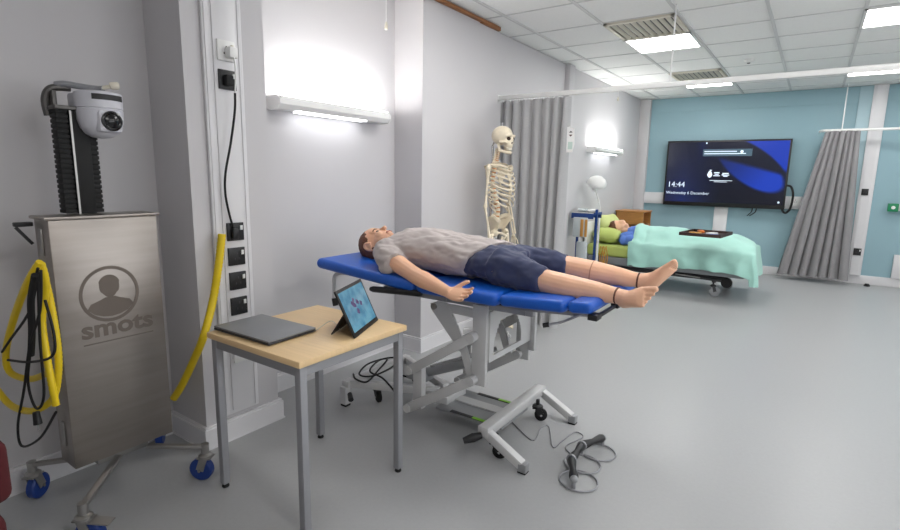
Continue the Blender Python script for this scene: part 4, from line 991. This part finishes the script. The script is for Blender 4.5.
# pillow
def cushion(c, a, b_, h, rz, name, m, parent, tilt=0, wr=(.01, (8, 8, 8))):
    mb = MB(); N = 18
    for sgn in (1, -1):
        off = len(mb.v)
        for i in range(N + 1):
            for k in range(N + 1):
                u, v_ = -1 + 2 * i / N, -1 + 2 * k / N
                e_ = max(0, (1 - u ** 4)) ** .5 * max(0, (1 - v_ ** 4)) ** .5
                p = V((u * a * (1 - .06 * v_ * v_), v_ * b_ * (1 - .06 * u * u), sgn * h * e_))
                p = Matrix.Rotation(tilt, 3, 'Y') @ p; p = Matrix.Rotation(rz, 3, 'Z') @ p; mb.v.append(V(c) + p)
        for i in range(N):
            for k in range(N): q_ = off + i * (N + 1) + k; mb.f.append((q_, q_ + 1, q_ + N + 2, q_ + N + 1))
    o_ = mb.build(name, m, parent)
    bm = bmesh.new(); bm.from_mesh(o_.data); bmesh.ops.remove_doubles(bm, verts=bm.verts, dist=.0005); bmesh.ops.recalc_face_normals(bm, faces=bm.faces)
    for v in bm.verts: v.co += v.normal * wr[0] * noise.noise(v.co * wr[1][0])
    bm.to_mesh(o_.data); bm.free(); o_.data.polygons.foreach_set('use_smooth', [True] * len(o_.data.polygons)); return o_
pw = tag(cushion((-2.20, 7.0, .625), .17, .32, .095, .05, 'pillow', M_green, None, tilt=.12), 'crumpled lime green pillow beneath the head of the bed patient', 'pillow')
pw2 = tag(cushion((-2.30, 7.16, .78), .10, .30, .085, -.05, 'pillow', mat('pale_lime_cotton', rgb(200, 208, 140), .8, var=.04), None, tilt=.9), 'pale lime pillow propped upright at the head of the hospital bed', 'pillow')
# patient manikin in the bed
pm = thing('patient_manikin', (-1.9, 7.08, .52), 'patient manikin in a blue gown tucked in the hospital bed', 'mannequin')
q = MB(); q.ell((-2.13, 7.02, .735), (.10, .075, .085)); q.ell((-2.07, 7.02, .75), (.06, .055, .06)); q.tube([(-2.05, 7.02, .76), (-2.045, 7.02, .835)], [.018, .008], 8)
q.ell((-2.07, 7.02, .80), (.055, .05, .03)); q.ell((-2.0, 7.02, .755), (.03, .03, .035))
q.tube([(-2.08, 7.03, .71), (-1.98, 7.04, .69), (-1.9, 7.07, .66)], [.05, .052, .08], 14)
q.tube([(-1.95, 7.08, .64), (-1.6, 7.1, .64), (-1.2, 7.1, .62), (-.75, 7.1, .60)], [(.16, .09), (.16, .085), (.13, .07), (.10, .06)], 16, up=(0, 0, 1))
bo = q.build('body', M_skin, pm); remesh(bo, .009, 3)
q = MB(); q.ell((-2.15, 7.02, .728), (.098, .079, .088)); q.build('hair', M_hair, pm)
q = MB(); q.tube([(-1.97, 7.07, .67), (-1.90, 7.07, .66), (-1.78, 7.08, .65), (-1.65, 7.1, .65)], [(.12, .07), (.20, .10), (.21, .11), (.20, .11)], 18, up=(0, 0, 1))
q.ell((-1.93, 6.86, .62), (.11, .09, .075)); q.ell((-1.84, 6.78, .595), (.14, .07, .07)); q.ell((-1.95, 6.76, .585), (.06, .06, .06)); q.ell((-1.90, 7.28, .62), (.10, .08, .07))
go = q.build('gown', M_gown, pm); remesh(go, .012, 4, (.012, (12, 12, 12)))
# duvet
dv = MB(); NX, NY = 70, 64; xs0, xs1 = -1.85, -.36; G = []
def bump(x, y):
    k = (x - xs0) / (xs1 - xs0)
    hgt = .225 - .055 * k - .10 * max(0, k - .75) / .25
    return hgt * math.exp(-abs((y - 7.08) / .33) ** 2.6) + .035
for i in range(NX + 1):
    u = i / NX
    for k in range(NY + 1):
        v_ = k / NY; s_ = -.78 + 1.56 * v_        # arc length from centre across
        hw = .48; x = xs0 + (1.53) * u + .03 * (1 - u) * (abs(s_) - .3)
        if abs(s_) <= hw: y = 7.1 + s_; z = .525 + bump(x, y)
        else:
            ex = abs(s_) - hw; y = 7.1 + math.copysign(hw + .03 * (1 - math.exp(-ex * 12)) + .02 * math.sin(x * 21 + 2 * u) * min(1, ex * 5), s_); z = .525 + bump(x, 7.1 + math.copysign(hw, s_)) - ex * (1.0 - .18 * math.sin(u * 3.0))
        xe = x
        lim = -.50
        if x > lim:
            ex = x - lim; xe = lim + .10 * (1 - math.exp(-ex * 9)); z -= ex * 2.0 * (1 if ex > .03 else .3)
            y += .02 * math.sin(y * 30) * min(1, ex * 6)
        if u < .06: z += .02 * math.sin(u / .06 * PI)
        p = V((xe + (.0 if abs(s_) > hw else .03 * math.sin(y * 5)), y, z))
        nz = noise.noise(V((x * 4.0, y * 5, z * 4))) * .022 + noise.noise(V((x * 9, y * 8, z * 8))) * .014
        p.z += nz; p.y += nz * (1.2 if s_ > hw else -1.2 if s_ < -hw else 0)
        if abs(s_) <= hw: p.z -= .014 * math.exp(-((x + 1.70) / .022) ** 2)
        p.z = max(p.z, .20); G.append(p)
W_ = NY + 1; n_ = len(G)
cn = V((-1.2, 7.1, .3))
dv.v = G + [p + (cn - p).normalized() * .02 for p in G]
for i in range(NX):
    for k in range(NY): a = i * W_ + k; dv.f.append((a, a + 1, a + W_ + 1, a + W_)); dv.f.append((n_ + a, n_ + a + W_, n_ + a + W_ + 1, n_ + a + 1))
for i in range(NX):
    for k in (0, NY): a = i * W_ + k; dv.f.append((a, a + W_, n_ + a + W_, n_ + a))
for k in range(NY):
    for i in (0, NX): a = i * W_ + k; dv.f.append((a, n_ + a, n_ + a + 1, a + 1))
tag(dv.build('duvet', M_teal, None, smooth=80), 'aqua green duvet draped over the patient and the end of the hospital bed', 'duvet')
# tray on the duvet
trz = .775; TC = px(706, 234, 2, trz + .01); tM = Matrix.Translation(V((TC.x, TC.y, trz))) @ Matrix.Rotation(-.10, 4, 'Z')
tr = thing('tray', (TC.x, TC.y, trz), 'dark brown tray of small supplies resting on the aqua duvet', 'tray')
M_tray = mat('dark_tray', rgb(58, 40, 34), .4, var=.1)
q = MB().box(-.21, .21, -.26, .26, 0, .008, .002, tM); 
q.build('tray_base', M_tray, tr)
q = MB()
for a in ((-.21, .21, -.26, -.25), (-.21, .21, .25, .26), (-.21, -.20, -.26, .26), (.20, .21, -.26, .26)): q.box(*a, .0, .035, .002, tM)
q.build('tray_rim', M_tray, tr)
for (x, y, a, m_, lab, nm, hh) in ((-.08, -.12, .4, M_amber, 'yellow packet on the near side of the brown tray', 'packet', .025), (.05, .04, 1.1, M_plwhite, 'white packet in the middle of the brown tray', 'packet', .02), (.10, -.16, .2, mat('blue_pack', rgb(60, 90, 150), .5, var=.03), 'blue packet at the foot side of the brown tray', 'packet', .02), (-.09, .14, 2.0, mat('orange_pack', rgb(206, 110, 40), .5, var=.03), 'orange packet at the far side of the brown tray', 'packet', .025)):
    lm = tM @ Matrix.Translation(V((x, y, .0095))) @ Matrix.Rotation(a, 4, 'Z')
    o_ = MB().box(-.06, .06, -.03, .03, 0, hh, .006, lm).build(nm, m_, None); tag(o_, lab, 'packet', 'small packets on the tray')
# amber tubing looped at the bed head corner
o = thing('amber_tubing', (-2.1, 6.6, .4), 'amber tubing looped at the near head corner of the hospital bed', 'tubing')
for k in range(3):
    a = [px(600.5 + 3.0 * k, 246, 1, 6.6), px(599.5 + 2 * k, 256, 1, 6.59), px(601 + 2.0 * k, 267, 1, 6.59), px(603.5 + 2 * k, 258, 1, 6.59), px(602 + 2.0 * k, 247, 1, 6.6)]
    MB().tube(spline(a, 6), .006, 8).build('loop', M_amber, o)
# bedside locker
lk = thing('bedside_locker', (-2.2, 8.2, 0), 'light brown wooden bedside locker in the far corner behind the bed', 'cabinet')
LX0, LX1, LY0, LY1, LZ = -2.44, -2.03, 7.95, 8.40, .90
q = MB().box(LX0, LX1, LY0, LY0 + .02, .04, LZ - .02).box(LX0, LX1, LY1 - .02, LY1, .04, LZ - .02).box(LX0, LX0 + .02, LY0, LY1, .04, LZ - .02).box(LX0, LX1 - .01, LY0, LY1, .04, .06).box(LX0, LX1 - .01, LY0, LY1, .68, .70)
q.build('carcass', M_wood, lk)
MB().box(LX0 - .005, LX1 + .012, LY0 - .012, LY1 + .012, LZ - .02, LZ, .004).build('top', M_wood, lk)
d_ = MB().box(LX1 - .012, LX1 + .006, LY0 + .01, LY1 - .01, .07, .68, .003).build('door', M_wood, lk)
MB().box(LX1 + .006, LX1 + .02, LY1 - .08, LY1 - .06, .42, .52, .003).build('handle', M_zinc, d_)
for x in (LX0 + .03, LX1 - .03):
    for y in (LY0 + .03, LY1 - .03): MB().cyl((x, y, 0), (x, y, .045), .015, n=12).build('foot', M_black, lk)
# equipment trolley
et = thing('equipment_trolley', (-2.27, 6.3, 0), 'navy blue framed trolley with a top tray between curtain and bed', 'trolley')
EX0, EX1, EY0, EY1 = -2.42, -2.14, 6.12, 6.40
for x in (px(577, 240, 1, 6.2).x, px(595, 240, 1, 6.2).x):
    for y in (6.2,):
        MB().box(x - .014, x + .014, y - .014, y + .014, .09, 1.0 if x > -2.3 else .955, .003).build('post', M_trolblue, et)
        MB().box(x - .016, x + .016, EY0 + .02, EY1 - .02, .085, .112, .003).build('foot_bar', M_trolblue, et)
        for yy in (EY0 + .04, EY1 - .04): castor(et, x, yy, .035, M_rubber, M_zinc, .02, .5, .1)
for z, m_ in ((.94, M_frame), (.30, M_frame)): MB().box(EX0, EX1, EY0, EY1, z, z + .018, .003).build('shelf', m_, et)
q = MB().box(EX0, EX1, EY0 - .006, EY0, .885, .95, .002).box(EX0, EX1, EY1, EY1 + .006, .885, .95, .002).box(EX1, EX1 + .006, EY0, EY1, .93, .962, .002); q.build('tray_skirt', M_trolblue, et)
for x, lab, m_ in ((-2.34, 'crumpled clear wrapping on the left of the trolley top', M_clear), (-2.21, 'white folded dressing pack on the trolley top by the post', M_plwhite)):
    o_ = cushion((x, 6.28, .981), .06, .09, .016, .3, 'dressing_pack', m_, None, wr=(.008, (30, 30, 30))); tag(o_, lab, 'pack', 'packs on the trolley')
bg = thing('hanging_bag', (-2.27, 6.10, .65), 'pale clear bag holding orange items hung on the trolley front', 'bag')
MB().box(-2.38, -2.20, 6.075, 6.112, .66, .90, .01).build('bag', M_clear, bg)
q = MB().box(-2.28, -2.245, 6.065, 6.076, .67, .88, .003).box(-2.225, -2.195, 6.065, 6.076, .67, .88, .003); q.build('orange_strip', mat('orange_strip', rgb(196, 142, 70), .5, var=.05), bg)
lb_ = thing('lower_bag', (-2.27, 6.2, .4), 'frosted bag hanging low inside the blue trolley', 'bag')
MB().box(-2.35, -2.21, 6.14, 6.18, .32, .60, .02, seg=3).build('bag', M_clear, lb_)
# examination lamp
el = thing('examination_lamp', (-2.3, 6.75, 0), 'white round examination lamp on a gooseneck above the bed head', 'lamp')
hp = px(597, 183, 1, 6.52); pp_ = px(600, 207, 1, 6.52)
fl = V((pp_.x + .0, 6.52, 0))
MB().tube(spline([(fl.x, 6.52, .06), (fl.x, 6.52, .9), (pp_.x - .005, 6.52, 1.03), (pp_.x - .045, 6.52, 1.15), (hp.x - .03, 6.52, hp.z - .05)], 8), .0085, 10).build('gooseneck', M_plwhite, el)
MB().cyl((hp.x - .03, 6.52, hp.z - .095), (hp.x - .02, 6.52, hp.z - .03), .026, n=14).build('collar', M_plwhite, el)
lh = MB(); lh.lathe([(.02, .085), (.06, .078), (.10, .05), (.12, .01), (.118, -.02), (.10, -.045), (.06, -.055), (.001, -.057)], hp, (.25, -.25, .9), 28); lh.build('lamp_head', M_plwhite, el)
MB().cyl((fl.x, 6.52, .045), (fl.x, 6.52, .9), .014, n=12).build('stem', M_plwhite, el)
bq = MB()
for k in range(4):
    a = PI / 4 + PI / 2 * k; bq.bar((fl.x, 6.52, .05), (fl.x + .07 * math.cos(a), 6.53 + .07 * math.sin(a), .02), .03, .018)
bq.cyl((fl.x, 6.52, .03), (fl.x, 6.52, .08), .025); bq.build('lamp_base', M_frameg, el)
